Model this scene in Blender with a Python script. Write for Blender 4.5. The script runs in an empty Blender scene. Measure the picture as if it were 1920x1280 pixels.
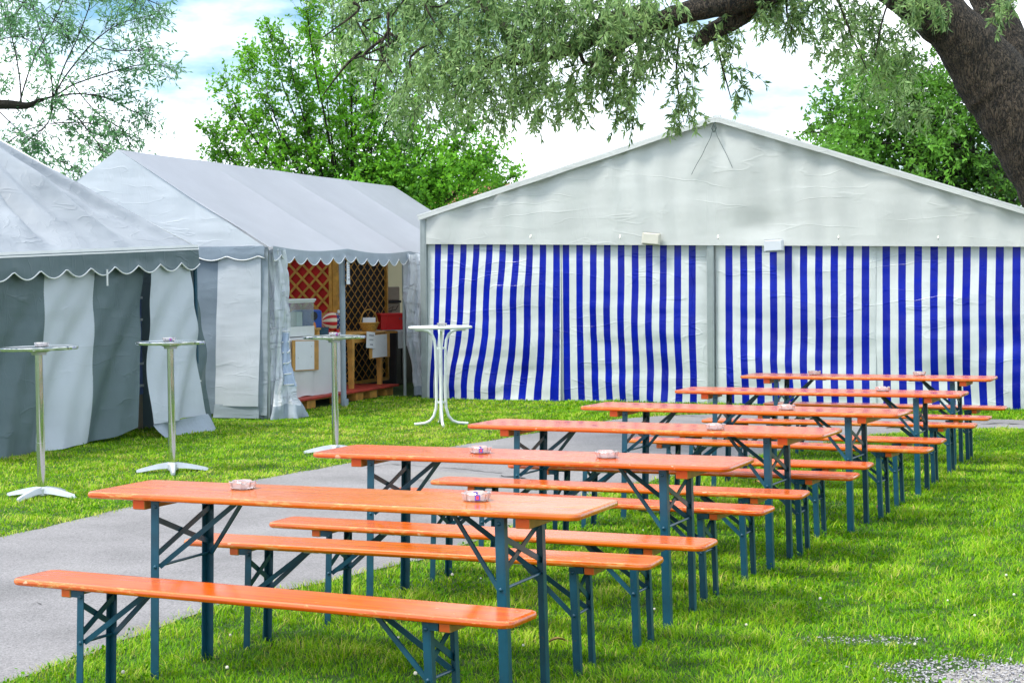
import bpy, math, random
import numpy as np
from mathutils import Matrix, Vector
PI = math.pi
scene = bpy.context.scene
col = scene.collection

# ------------------------------------------------------------------ camera, world, sun, exposure
F, PITCH, ROLL, CH = 3202.2, 0.034076, -0.009843, 1.6229        # focal in px of a 1920 frame
cp, sp, cr, sr = math.cos(PITCH), math.sin(PITCH), math.cos(ROLL), math.sin(ROLL)
FW = Vector((0, cp, -sp)); UP0 = Vector((0, sp, cp)); RT0 = Vector((1, 0, 0))
RT = cr*RT0 + sr*UP0; UP = -sr*RT0 + cr*UP0
cam = bpy.data.cameras.new('camera'); camo = bpy.data.objects.new('camera', cam); col.objects.link(camo)
cam.sensor_width = 36; cam.lens = F/1920*36; cam.clip_end = 3000; cam.clip_start = 0.1
M = Matrix.Identity(4)
for i in range(3):
    M[i][0] = RT[i]; M[i][1] = UP[i]; M[i][2] = -FW[i]
M[0][3], M[1][3], M[2][3] = 0, 0, CH
camo.matrix_world = M
scene.camera = camo

SUN_EL, SUN_AZ = math.radians(58), math.radians(248)           # azimuth from +Y clockwise: the sun stands to the left
world = bpy.data.worlds.new('World'); scene.world = world; world.use_nodes = True
wn, wl = world.node_tree.nodes, world.node_tree.links
wn.clear()
wo = wn.new('ShaderNodeOutputWorld'); bg = wn.new('ShaderNodeBackground')
sky = wn.new('ShaderNodeTexSky'); sky.sky_type = 'NISHITA'; sky.sun_disc = False
sky.sun_elevation = SUN_EL; sky.sun_rotation = SUN_AZ
tc = wn.new('ShaderNodeTexCoord'); mp = wn.new('ShaderNodeMapping'); mp.inputs['Scale'].default_value = (1.0, 1.0, 2.6)
mp.inputs['Location'].default_value = (0.8, 0.35, 0.1)
nz = wn.new('ShaderNodeTexNoise'); nz.inputs['Scale'].default_value = 4.2; nz.inputs['Detail'].default_value = 7; nz.inputs['Roughness'].default_value = 0.55
rp = wn.new('ShaderNodeValToRGB'); rp.color_ramp.elements[0].position = 0.40; rp.color_ramp.elements[1].position = 0.58
rp.color_ramp.elements[0].color = (0.0, 0.0, 0.0, 1)
mx = wn.new('ShaderNodeMix'); mx.data_type = 'RGBA'
mx.inputs['B'].default_value = (11.5, 12.2, 13.2, 1)
wl.new(tc.outputs['Generated'], mp.inputs['Vector']); wl.new(mp.outputs['Vector'], nz.inputs['Vector'])
wl.new(nz.outputs['Fac'], rp.inputs['Fac']); wl.new(rp.outputs['Color'], mx.inputs['Factor'])
gap = wn.new('ShaderNodeMix'); gap.data_type = 'RGBA'; gap.blend_type = 'MULTIPLY'; gap.inputs['Factor'].default_value = 1
gap.inputs['B'].default_value = (0.60, 0.84, 0.92, 1)
wl.new(sky.outputs['Color'], gap.inputs['A']); wl.new(gap.outputs['Result'], mx.inputs['A']); wl.new(mx.outputs['Result'], bg.inputs['Color'])
bg.inputs['Strength'].default_value = 0.1
wl.new(bg.outputs['Background'], wo.inputs['Surface'])

sl = bpy.data.lights.new('sun', 'SUN'); sl.energy = 2.1; sl.angle = math.radians(14); sl.color = (1.0, 0.95, 0.86)
so = bpy.data.objects.new('sun', sl); col.objects.link(so)
sd_ = Vector((math.sin(SUN_AZ)*math.cos(SUN_EL), math.cos(SUN_AZ)*math.cos(SUN_EL), math.sin(SUN_EL)))
so.rotation_euler = sd_.to_track_quat('Z', 'Y').to_euler(); so.location = (0, 0, 30)

vs = scene.view_settings
vs.view_transform = 'Standard'; vs.look = 'None'; vs.gamma = 1; vs.use_curve_mapping = False
vs.exposure = 1.02
scene.cycles.max_bounces = 8; scene.cycles.transparent_max_bounces = 12
scene.cycles.caustics_reflective = False; scene.cycles.caustics_refractive = False
scene.cycles.use_denoising = True

# ------------------------------------------------------------------ helpers
def P(px, py, Y):
    """the real point at depth Y seen at this pixel of the 1920 photograph"""
    d = FW + RT*((px-960)/F) - UP*((py-640)/F)
    return Vector((0, 0, CH)) + d*(Y/d.y)

def tag(o, label=None, cat=None, group=None, kind=None):
    if label: o['label'] = label
    if cat: o['category'] = cat
    if group: o['group'] = group
    if kind: o['kind'] = kind
    return o

def empty(name, loc=(0, 0, 0), rz=0.0, label=None, cat=None, group=None):
    o = bpy.data.objects.new(name, None); col.objects.link(o)
    o.location = loc; o.rotation_euler = (0, 0, rz); o.empty_display_size = 0.1
    return tag(o, label, cat, group)

class MB:
    def __init__(s): s.v = []; s.f = []; s.m = []; s.uv = {}
    def add(s, vs_, fs, mat=0):
        b = len(s.v); s.v += [tuple(p) for p in vs_]
        for f in fs: s.f.append(tuple(b+i for i in f)); s.m.append(mat)
    def box(s, c, d, mat=0, R=None, bev=0.0):
        x, y, z = d[0]/2, d[1]/2, d[2]/2
        if bev <= 0:
            vv = [(-x,-y,-z),(x,-y,-z),(x,y,-z),(-x,y,-z),(-x,-y,z),(x,-y,z),(x,y,z),(-x,y,z)]
            ff = [(0,3,2,1),(4,5,6,7),(0,1,5,4),(1,2,6,5),(2,3,7,6),(3,0,4,7)]
        else:
            b = min(bev, x*.9, y*.9, z*.9); vv = []; ff = []
            rings = [(-z, b), (-z+b, 0), (z-b, 0), (z, b)]
            for zz, ins in rings:
                X, Y = x-ins, y-ins; q = b*0.9
                vv += [(-X+q,-Y,zz),(X-q,-Y,zz),(X,-Y+q,zz),(X,Y-q,zz),(X-q,Y,zz),(-X+q,Y,zz),(-X,Y-q,zz),(-X,-Y+q,zz)]
            for r in range(3):
                for k in range(8):
                    ff.append((r*8+k, r*8+(k+1)%8, r*8+8+(k+1)%8, r*8+8+k))
            ff.append(tuple(range(7,-1,-1))); ff.append(tuple(range(24,32)))
        c = Vector(c)
        vv = [(R @ Vector(p) if R else Vector(p)) + c for p in vv]
        s.add(vv, ff, mat)
    def bar(s, a, b, w, t, up=(0,0,1), mat=0):
        a, b = Vector(a), Vector(b); d = (b-a); L = d.length; d.normalize()
        u = Vector(up); side = d.cross(u)
        if side.length < 1e-4: side = d.cross(Vector((1,0,0)))
        side.normalize(); u = side.cross(d)
        R = Matrix((d, side, u)).transposed()
        s.box((a+b)/2, (L, t, w), mat, R)
    def tube(s, pts, rad, n=8, mat=0, cap=True):
        pts = [Vector(p) for p in pts]; k = len(pts)
        rad = rad if hasattr(rad, '__len__') else [rad]*k
        vv = []; ff = []; prev = None
        for i, p in enumerate(pts):
            t = (pts[min(i+1,k-1)] - pts[max(i-1,0)])
            if t.length < 1e-9: t = Vector((0,0,1))
            t.normalize()
            if prev is None:
                a = t.cross(Vector((0,0,1)))
                if a.length < 1e-3: a = t.cross(Vector((0,1,0)))
                a.normalize()
            else:
                a = prev - t*prev.dot(t)
                if a.length < 1e-6: a = t.orthogonal()
                a.normalize()
            prev = a; b = t.cross(a)
            for j in range(n):
                th = 2*PI*j/n
                vv.append(p + (a*math.cos(th) + b*math.sin(th))*rad[i])
        for i in range(k-1):
            for j in range(n):
                ff.append((i*n+j, i*n+(j+1)%n, (i+1)*n+(j+1)%n, (i+1)*n+j))
        if cap:
            ff.append(tuple(range(n-1,-1,-1))); ff.append(tuple((k-1)*n+j for j in range(n)))
        s.add(vv, ff, mat)
    def lathe(s, prof, n=24, c=(0,0,0), mat=0, R=None):
        vv = []; ff = []; c = Vector(c)
        for r, z in prof:
            for j in range(n):
                th = 2*PI*j/n; q = Vector((r*math.cos(th), r*math.sin(th), z))
                vv.append((R @ q if R else q) + c)
        for i in range(len(prof)-1):
            for j in range(n):
                ff.append((i*n+j, i*n+(j+1)%n, (i+1)*n+(j+1)%n, (i+1)*n+j))
        s.add(vv, ff, mat)
    def grid(s, nx, ny, fn, mat=0):
        b = len(s.v)
        for j in range(ny+1):
            for i in range(nx+1):
                r = fn(i/nx, j/ny)
                s.uv[len(s.v)] = (r[3], r[4]) if len(r) > 3 else (i/nx, j/ny)
                s.v.append(tuple(r[:3]))
        for j in range(ny):
            for i in range(nx):
                q = b + j*(nx+1)+i
                s.f.append((q, q+1, q+nx+2, q+nx+1)); s.m.append(mat)
    def build(s, name, mats, parent=None, smooth=False, auto=None):
        me = bpy.data.meshes.new(name); me.from_pydata(s.v, [], s.f)
        mats = mats if isinstance(mats, (list, tuple)) else [mats]
        for m in mats: me.materials.append(m)
        if len(mats) > 1: me.polygons.foreach_set('material_index', s.m)
        if s.uv:
            l = me.uv_layers.new(name='UVMap')
            for lp in me.loops:
                l.data[lp.index].uv = s.uv.get(lp.vertex_index, (0, 0))
        if smooth or auto: me.polygons.foreach_set('use_smooth', [True]*len(me.polygons))
        me.update()
        if auto: me.set_sharp_from_angle(angle=math.radians(auto))
        o = bpy.data.objects.new(name, me); col.objects.link(o)
        if parent: o.parent = parent
        return o

def children(o): return [c for c in col.objects if c.parent == o]
def copy_tree(o, parent=None):
    kids = list(o.children)
    c = o.copy(); col.objects.link(c)
    if parent: c.parent = parent
    for k in kids: copy_tree(k, c)
    return c

def wavy(x, y, seed=0, f=1.0, n=7):
    r = random.Random(seed); s = 0; a = 0
    for k in range(n):
        th = r.uniform(0, 2*PI); fr = f*(0.6+1.9*k/n); am = 1/(1+k*0.55); ph = r.uniform(0, 6.28)
        s += am*math.sin((x*math.cos(th)+y*math.sin(th))*fr*2*PI+ph); a += am
    return s/a*1.6

# ------------------------------------------------------------------ materials
def new_mat(name):
    m = bpy.data.materials.new(name); m.use_nodes = True
    nt = m.node_tree; return m, nt.nodes, nt.links, nt.nodes['Principled BSDF']
def N(nd, t, **k):
    n = nd.new('ShaderNode'+t)
    for a, v in k.items(): n.inputs[a.replace('_', ' ')].default_value = v
    return n
def ramp(nd, *st):
    r = nd.new('ShaderNodeValToRGB'); e = r.color_ramp.elements
    while len(e) < len(st): e.new(0.5)
    for i, (p, c) in enumerate(st):
        e[i].position = p; e[i].color = (*c, 1) if hasattr(c, '__len__') else (c, c, c, 1)
    return r
def mixc(nd, lk, fac, a, b):
    m = nd.new('ShaderNodeMix'); m.data_type = 'RGBA'
    for k, v in (('Factor', fac), ('A', a), ('B', b)):
        if hasattr(v, 'is_output') or isinstance(v, bpy.types.NodeSocket): lk.new(v, m.inputs[k])
        else: m.inputs[k].default_value = v if k == 'Factor' else (*v, 1)
    return m.outputs['Result']
def math_(nd, lk, op, a, b=0.0, c=None):
    m = nd.new('ShaderNodeMath'); m.operation = op
    for i, v in enumerate((a, b) if c is None else (a, b, c)):
        if isinstance(v, bpy.types.NodeSocket): lk.new(v, m.inputs[i])
        else: m.inputs[i].default_value = v
    return m.outputs[0]
def coords(nd, lk, kind='Object', scale=(1,1,1), rnd=False):
    t = nd.new('ShaderNodeTexCoord'); mpn = nd.new('ShaderNodeMapping'); mpn.inputs['Scale'].default_value = scale
    lk.new(t.outputs[kind], mpn.inputs['Vector'])
    if rnd:
        oi = nd.new('ShaderNodeObjectInfo'); cb = nd.new('ShaderNodeCombineXYZ')
        m = math_(nd, lk, 'MULTIPLY', oi.outputs['Random'], 57.0)
        for k in range(3): lk.new(m, cb.inputs[k])
        lk.new(cb.outputs[0], mpn.inputs['Location'])
    return mpn.outputs['Vector']
def noise(nd, lk, vec, scale, detail=4, rough=0.55, dist=0.0):
    n = N(nd, 'TexNoise', Scale=scale, Detail=detail, Roughness=rough, Distortion=dist)
    lk.new(vec, n.inputs['Vector']); return n.outputs['Fac']
def bump(nd, lk, h, strength, dist, prev=None):
    b = N(nd, 'Bump', Strength=strength, Distance=dist); lk.new(h, b.inputs['Height'])
    if prev is not None: lk.new(prev, b.inputs['Normal'])
    return b.outputs['Normal']

def simple(name, c, rough=0.5, metal=0.0, var=0.15, scale=6.0, bmp=0.0, bs=40.0, coat=0.0, spec=0.5):
    m, nd, lk, b = new_mat(name)
    v = coords(nd, lk); n = noise(nd, lk, v, scale, 5)
    r = ramp(nd, (0.3, tuple(x*(1-var) for x in c)), (0.7, tuple(min(1, x*(1+var)) for x in c)))
    lk.new(n, r.inputs['Fac']); lk.new(r.outputs['Color'], b.inputs['Base Color'])
    b.inputs['Roughness'].default_value = rough; b.inputs['Metallic'].default_value = metal
    b.inputs['Coat Weight'].default_value = coat; b.inputs['Specular IOR Level'].default_value = spec
    if bmp:
        lk.new(bump(nd, lk, noise(nd, lk, v, bs, 4), bmp, 0.01), b.inputs['Normal'])
    return m

def cloth_mat(name, c, rough=0.5, trans=0.25, dirt=0.12, crease=0.5, cs=3.0, stripes=False, anis=(1,1,1), rw=1.0):
    """woven or coated tent cloth: creased, a little translucent, faintly dirty"""
    m, nd, lk, b = new_mat(name)
    v = coords(nd, lk, 'Object', anis)
    base = None
    if stripes:
        t = nd.new('ShaderNodeTexCoord'); sx = nd.new('ShaderNodeSeparateXYZ'); lk.new(t.outputs['UV'], sx.inputs[0])
        fr = math_(nd, lk, 'FRACT', math_(nd, lk, 'DIVIDE', sx.outputs['X'], 0.200))
        st = math_(nd, lk, 'LESS_THAN', fr, 0.485)
        rs = ramp(nd, (0.3, (0.002, 0.007, 0.27)), (0.7, (0.003, 0.018, 0.43))); lk.new(noise(nd, lk, v, 1.7, 3), rs.inputs['Fac'])
        base = mixc(nd, lk, st, c, rs.outputs['Color'])
        edge = math_(nd, lk, 'GREATER_THAN', sx.outputs['Y'], 10.0)   # plain white margins carry v + 20
        base = mixc(nd, lk, edge, base, c)
    dn = noise(nd, lk, v, 1.3, 6, 0.65)
    dr = ramp(nd, (0.42, 1-dirt), (0.62, 1.0)); lk.new(dn, dr.inputs['Fac'])
    mm = nd.new('ShaderNodeMix'); mm.data_type = 'RGBA'; mm.blend_type = 'MULTIPLY'; mm.inputs['Factor'].default_value = 1
    if base is None: mm.inputs['A'].default_value = (*c, 1)
    else: lk.new(base, mm.inputs['A'])
    lk.new(dr.outputs['Color'], mm.inputs['B'])
    colr = mm.outputs['Result']
    lk.new(colr, b.inputs['Base Color'])
    b.inputs['Roughness'].default_value = rough; b.inputs['Specular IOR Level'].default_value = 0.22 if stripes else 0.35
    # creases: long thin fold lines in two leaning directions, over soft dents and a fine crumple
    tcn = nd.new('ShaderNodeTexCoord'); hs = []
    for k, (rot, scl, wgt) in enumerate((((0.35, 0.3, 0.2), (1.0, 1.0, 4.2), .10), ((-0.5, 0.25, -0.3), (4.0, 4.0, 0.9), .07))):
        mpk = nd.new('ShaderNodeMapping'); mpk.inputs['Rotation'].default_value = rot; mpk.inputs['Scale'].default_value = scl
        mpk.inputs['Location'].default_value = (k*7.3, cs, k*3.1); lk.new(tcn.outputs['Object'], mpk.inputs['Vector'])
        nk = noise(nd, lk, mpk.outputs['Vector'], cs*.62, 2, 0.45, 0.15)
        rk = ramp(nd, (0.475, 0.0), (0.5, 1.0), (0.525, 0.0)); lk.new(nk, rk.inputs['Fac'])
        msk = ramp(nd, (0.45, 0.0), (0.6, 1.0)); lk.new(noise(nd, lk, mpk.outputs['Vector'], cs*.4, 2), msk.inputs['Fac'])
        hs.append(math_(nd, lk, 'MULTIPLY', math_(nd, lk, 'MULTIPLY', rk.outputs['Color'], msk.outputs['Color']), wgt*rw))
        hs.append(math_(nd, lk, 'MULTIPLY', noise(nd, lk, mpk.outputs['Vector'], cs*.4, 2, .4), .8))
    n2 = noise(nd, lk, v, cs*3.5, 3, 0.55)
    h = math_(nd, lk, 'MULTIPLY', n2, 0.07)
    for q in hs: h = math_(nd, lk, 'ADD', h, q)
    nrm = bump(nd, lk, h, crease, 0.03)
    lk.new(nrm, b.inputs['Normal'])
    if trans > 0:
        tr = nd.new('ShaderNodeBsdfTranslucent'); lk.new(colr, tr.inputs['Color']); lk.new(nrm, tr.inputs['Normal'])
        ms = nd.new('ShaderNodeMixShader'); ms.inputs[0].default_value = trans
        lk.new(b.outputs[0], ms.inputs[1]); lk.new(tr.outputs[0], ms.inputs[2])
        lk.new(ms.outputs[0], nd['Material Output'].inputs['Surface'])
    return m

def leaf_mat(name, dark, light, trans=0.35, rough=0.45):
    m, nd, lk, b = new_mat(name)
    at = nd.new('ShaderNodeAttribute'); at.attribute_name = 'tint'
    r = ramp(nd, (0.0, dark), (0.75, light), (1.0, tuple(min(1, x*1.25) for x in light))); lk.new(at.outputs['Fac'], r.inputs['Fac'])
    lk.new(r.outputs['Color'], b.inputs['Base Color']); b.inputs['Roughness'].default_value = rough; b.inputs['Specular IOR Level'].default_value = 0.3
    tr = nd.new('ShaderNodeBsdfTranslucent')
    hs = nd.new('ShaderNodeHueSaturation'); hs.inputs['Hue'].default_value = 0.485; hs.inputs['Value'].default_value = 1.5
    lk.new(r.outputs['Color'], hs.inputs['Color']); lk.new(hs.outputs['Color'], tr.inputs['Color'])
    ms = nd.new('ShaderNodeMixShader'); ms.inputs[0].default_value = trans
    lk.new(b.outputs[0], ms.inputs[1]); lk.new(tr.outputs[0], ms.inputs[2])
    lk.new(ms.outputs[0], nd['Material Output'].inputs['Surface'])
    return m

def orange_mat():
    m, nd, lk, b = new_mat('orange_lacquer')
    v = coords(nd, lk, 'Object', (1,1,1), True)
    vl = coords(nd, lk, 'Object', (1.2, 26, 26), True)
    g = noise(nd, lk, vl, 1.6, 5, 0.6)                                      # wood grain along the board
    oi = nd.new('ShaderNodeObjectInfo')
    rc = ramp(nd, (0.32, (0.52, 0.072, 0.0)), (0.5, (0.68, 0.110, 0.0)), (0.72, (0.82, 0.168, 0.002))); lk.new(g, rc.inputs['Fac'])
    tint = ramp(nd, (0.0, (1.0, 0.84, 0.9)), (0.5, (1, 1.0, 1)), (1.0, (0.97, 1.18, 0.8))); lk.new(oi.outputs['Random'], tint.inputs['Fac'])
    mm = nd.new('ShaderNodeMix'); mm.data_type = 'RGBA'; mm.blend_type = 'MULTIPLY'; mm.inputs['Factor'].default_value = 1
    lk.new(rc.outputs['Color'], mm.inputs['A']); lk.new(tint.outputs['Color'], mm.inputs['B'])
    # chipped lacquer: only near the rounded edges (attribute 'edge') and as a few spots on the top
    at = nd.new('ShaderNodeAttribute'); at.attribute_name = 'edge'
    ve = coords(nd, lk, 'Object', (15, 60, 60), True)
    ne = noise(nd, lk, ve, 1.3, 6, 0.7)
    big = noise(nd, lk, v, 2.2, 2)
    e1 = math_(nd, lk, 'MULTIPLY', at.outputs['Fac'], math_(nd, lk, 'ADD', math_(nd, lk, 'MULTIPLY', ne, 0.75), math_(nd, lk, 'MULTIPLY', big, 0.42)))
    re = ramp(nd, (0.635, 0.0), (0.69, 1.0)); lk.new(e1, re.inputs['Fac'])
    sp_ = noise(nd, lk, coords(nd, lk, 'Object', (22, 55, 30), True), 0.8, 2, 0.4)
    rs = ramp(nd, (0.735, 0.0), (0.76, 1.0)); lk.new(sp_, rs.inputs['Fac'])
    c1 = mixc(nd, lk, math_(nd, lk, 'MULTIPLY', re.outputs['Color'], 0.75), mm.outputs['Result'], (0.66, 0.31, 0.07))
    c2 = mixc(nd, lk, math_(nd, lk, 'MULTIPLY', rs.outputs['Color'], 0.65), c1, (0.92, 0.55, 0.34))
    lk.new(c2, b.inputs['Base Color'])
    rr = ramp(nd, (0.3, 0.11), (0.7, 0.25)); lk.new(noise(nd, lk, v, 5, 5), rr.inputs['Fac']); lk.new(rr.outputs['Color'], b.inputs['Roughness'])
    b.inputs['Specular IOR Level'].default_value = 0.75
    nb = bump(nd, lk, g, 0.04, 0.003); nb = bump(nd, lk, noise(nd, lk, v, 9, 3), 0.02, 0.01, nb)
    b.inputs['Coat Weight'].default_value = 0.0
    lk.new(nb, b.inputs['Normal'])
    return m

MAT = {}
MAT['orange'] = orange_mat()
MAT['bare_wood'] = simple('bare_pine', (0.50, 0.24, 0.045), 0.55, var=0.3, scale=9, bmp=0.2)
MAT['orange_end'] = simple('orange_batten', (0.85, 0.13, 0.01), 0.4, var=0.12)
def teal_mat():
    m = simple('teal_steel_paint', (0.006, 0.066, 0.110), 0.34, var=0.25, scale=10, bmp=0.05, bs=90, spec=0.5)
    nd, lk = m.node_tree.nodes, m.node_tree.links; b = nd['Principled BSDF']; src = b.inputs['Base Color'].links[0].from_socket
    oi = nd.new('ShaderNodeObjectInfo'); tv = ramp(nd, (0.0, (0.75, 0.85, 0.85)), (0.6, (1, 1, 1)), (1.0, (1.3, 1.15, 1.1))); lk.new(oi.outputs['Random'], tv.inputs['Fac'])
    mm = nd.new('ShaderNodeMix'); mm.data_type = 'RGBA'; mm.blend_type = 'MULTIPLY'; mm.inputs['Factor'].default_value = 1
    lk.new(src, mm.inputs['A']); lk.new(tv.outputs['Color'], mm.inputs['B'])
    v = coords(nd, lk, 'Object', (1, 1, 1), True); rs = ramp(nd, (0.66, 0.0), (0.72, 1.0)); lk.new(noise(nd, lk, v, 26, 5, .7), rs.inputs['Fac'])
    lk.new(mixc(nd, lk, math_(nd, lk, 'MULTIPLY', rs.outputs['Color'], 0.7), mm.outputs['Result'], (0.09, 0.055, 0.04)), b.inputs['Base Color'])
    return m
MAT['teal'] = teal_mat()
MAT['zinc'] = simple('zinc_plate', (0.48, 0.52, 0.42), 0.35, 0.8)
MAT['alu'] = simple('polished_aluminium', (0.80, 0.80, 0.80), 0.10, 1.0, var=0.03)
MAT['alu_dull'] = simple('cast_aluminium', (0.62, 0.64, 0.68), 0.42, 0.55, var=0.1, bmp=0.1)
MAT['white_metal'] = simple('white_powder_coat', (0.78, 0.80, 0.78), 0.35, var=0.04)
MAT['grey_post'] = simple('grey_tent_profile', (0.33, 0.37, 0.37), 0.4, 0.35, var=0.1)
MAT['vinyl_white'] = cloth_mat('white_gable_vinyl', (0.62, 0.64, 0.62), 0.32, 0.10, 0.08, 0.85, 1.7, rw=0.7)
MAT['vinyl_roof'] = cloth_mat('white_roof_vinyl', (0.74, 0.76, 0.76), 0.4, 0.15, 0.12, 0.35, 1.6)
MAT['stripe'] = cloth_mat('blue_white_striped_vinyl', (0.66, 0.70, 0.70), 0.24, 0.05, 0.10, 0.95, 2.0, stripes=True, rw=1.2)
MAT['pe_white'] = cloth_mat('white_tent_cloth', (0.70, 0.75, 0.82), 0.5, 0.25, 0.05, 0.9, 2.4, rw=0.8)
MAT['pe_crumpled'] = cloth_mat('crumpled_white_tent_cloth', (0.78, 0.82, 0.88), 0.42, 0.25, 0.05, 1.6, 4.5, rw=2.5)
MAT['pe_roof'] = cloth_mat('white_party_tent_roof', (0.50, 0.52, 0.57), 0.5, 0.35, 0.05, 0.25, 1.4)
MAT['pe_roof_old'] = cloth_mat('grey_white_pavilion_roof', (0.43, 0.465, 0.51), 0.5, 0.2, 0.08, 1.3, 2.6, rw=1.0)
MAT['pe_grey'] = cloth_mat('slate_tent_cloth', (0.125, 0.175, 0.19), 0.42, 0.08, 0.10, 1.1, 2.4, rw=1.1)
MAT['pe_greyblue'] = cloth_mat('blue_grey_tent_cloth', (0.24, 0.30, 0.37), 0.5, 0.1, 0.1, 0.6, 3.0)
MAT['pe_hem'] = cloth_mat('grey_hem_cloth', (0.36, 0.42, 0.48), 0.5, 0.1, 0.1, 0.8, 4.0)
MAT['window_blue'] = simple('blue_window_film', (0.16, 0.21, 0.42), 0.3, var=0.2)
MAT['pe_cream'] = cloth_mat('cream_tent_cloth', (0.74, 0.62, 0.44), 0.6, 0.5, 0.05, 0.5, 2.2)
MAT['cloth_white'] = cloth_mat('white_table_cloth', (0.78, 0.79, 0.78), 0.75, 0.1, 0.05, 0.4, 3)
MAT['piping'] = simple('white_piping', (0.8, 0.8, 0.8), 0.6, var=0.05)
MAT['red_board'] = simple('red_painted_board', (0.42, 0.04, 0.022), 0.55, var=0.3, scale=5, bmp=0.2)
MAT['red_panel'] = simple('deep_red_cloth', (0.55, 0.014, 0.012), 0.8, var=0.2)
MAT['shade_panel'] = simple('interior_shade', (0.008, 0.008, 0.009), 0.8)  # black sheet behind the fine lattice, painting in the dark stall interior
MAT['lath'] = simple('brown_stained_lath', (0.56, 0.28, 0.04), 0.55, var=0.3, scale=10, bmp=0.2)
MAT['table_wood'] = simple('honey_wood', (0.60, 0.31, 0.07), 0.45, var=0.25, scale=8, bmp=0.1)
MAT['wicker'] = simple('woven_wicker', (0.55, 0.30, 0.06), 0.6, var=0.35, scale=60, bmp=0.6, bs=160)
MAT['red_plastic'] = simple('red_plastic', (0.72, 0.012, 0.012), 0.35, var=0.08)
MAT['blue_plastic'] = simple('blue_plastic', (0.006, 0.07, 0.40), 0.35, var=0.15)
MAT['teal_plastic'] = simple('teal_plastic', (0.01, 0.06, 0.10), 0.4)
MAT['white_plastic'] = simple('white_plastic', (0.80, 0.82, 0.80), 0.4, var=0.04)
MAT['lilac_plastic'] = simple('pale_lilac_plastic', (0.60, 0.63, 0.68), 0.4, var=0.04)
MAT['cream_plastic'] = simple('cream_plastic', (0.62, 0.60, 0.52), 0.45, var=0.06)
MAT['paper'] = simple('paper', (0.80, 0.81, 0.84), 0.8, var=0.03)
MAT['ink'] = simple('grey_ink', (0.10, 0.11, 0.15), 0.8)
MAT['black'] = simple('black_plastic', (0.012, 0.012, 0.014), 0.5)
MAT['card'] = simple('brown_card', (0.36, 0.30, 0.22), 0.8, var=0.15)
MAT['orange_paint'] = simple('orange_sticker', (0.85, 0.25, 0.03), 0.5)
MAT['navy'] = simple('navy_paint', (0.008, 0.018, 0.13), 0.4)
MAT['cream'] = simple('cream_paint', (0.78, 0.66, 0.46), 0.4, var=0.05)
MAT['red_paint'] = simple('red_paint', (0.55, 0.015, 0.02), 0.4)
MAT['rope'] = simple('grey_green_cord', (0.08, 0.11, 0.10), 0.7)
MAT['sticker_blue'] = simple('violet_label', (0.10, 0.08, 0.55), 0.4)
MAT['sticker_red'] = simple('red_label', (0.75, 0.08, 0.10), 0.4)
MAT['roof_tile'] = simple('terracotta_tiles', (0.36, 0.15, 0.09), 0.8, var=0.35, scale=3, bmp=0.5, bs=12)
MAT['plaster'] = simple('cream_plaster', (0.62, 0.55, 0.46), 0.8, var=0.1)
MAT['dry_leaf'] = simple('dry_leaf', (0.32, 0.20, 0.06), 0.7, var=0.4, scale=30)
MAT['petal'] = simple('clover_petals', (0.75, 0.68, 0.58), 0.7, var=0.1)

def glass_mat(name, tint, clear=0.75, rough=0.05):
    m, nd, lk, b = new_mat(name)
    b.inputs['Base Color'].default_value = (*tint, 1); b.inputs['Roughness'].default_value = rough
    t = nd.new('ShaderNodeBsdfTransparent'); t.inputs['Color'].default_value = (*[0.5+0.5*c for c in tint], 1)
    g = nd.new('ShaderNodeBsdfGlossy'); g.inputs['Roughness'].default_value = rough
    lw_ = nd.new('ShaderNodeLayerWeight'); lw_.inputs['Blend'].default_value = 0.5
    frv = math_(nd, lk, 'MULTIPLY_ADD', math_(nd, lk, 'POWER', lw_.outputs['Facing'], 4.0), 0.9, 0.04)
    m1 = nd.new('ShaderNodeMixShader'); lk.new(frv, m1.inputs[0]); lk.new(t.outputs[0], m1.inputs[1]); lk.new(g.outputs[0], m1.inputs[2])
    m2 = nd.new('ShaderNodeMixShader'); m2.inputs[0].default_value = 1-clear
    lk.new(m1.outputs[0], m2.inputs[1]); lk.new(b.outputs[0], m2.inputs[2])
    lk.new(m2.outputs[0], nd['Material Output'].inputs['Surface'])
    return m
MAT['pane'] = glass_mat('case_glass', (0.75, 0.85, 0.85), 0.92)
MAT['film'] = glass_mat('clear_window_film', (0.55, 0.66, 0.85), 0.45, 0.12)
m, nd, lk, b = new_mat('pressed_glass')
b.inputs['Base Color'].default_value = (1.0, 0.95, 0.95, 1); b.inputs['Roughness'].default_value = 0.04
b.inputs['Transmission Weight'].default_value = 0.72; b.inputs['IOR'].default_value = 1.5
MAT['glass'] = m

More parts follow.
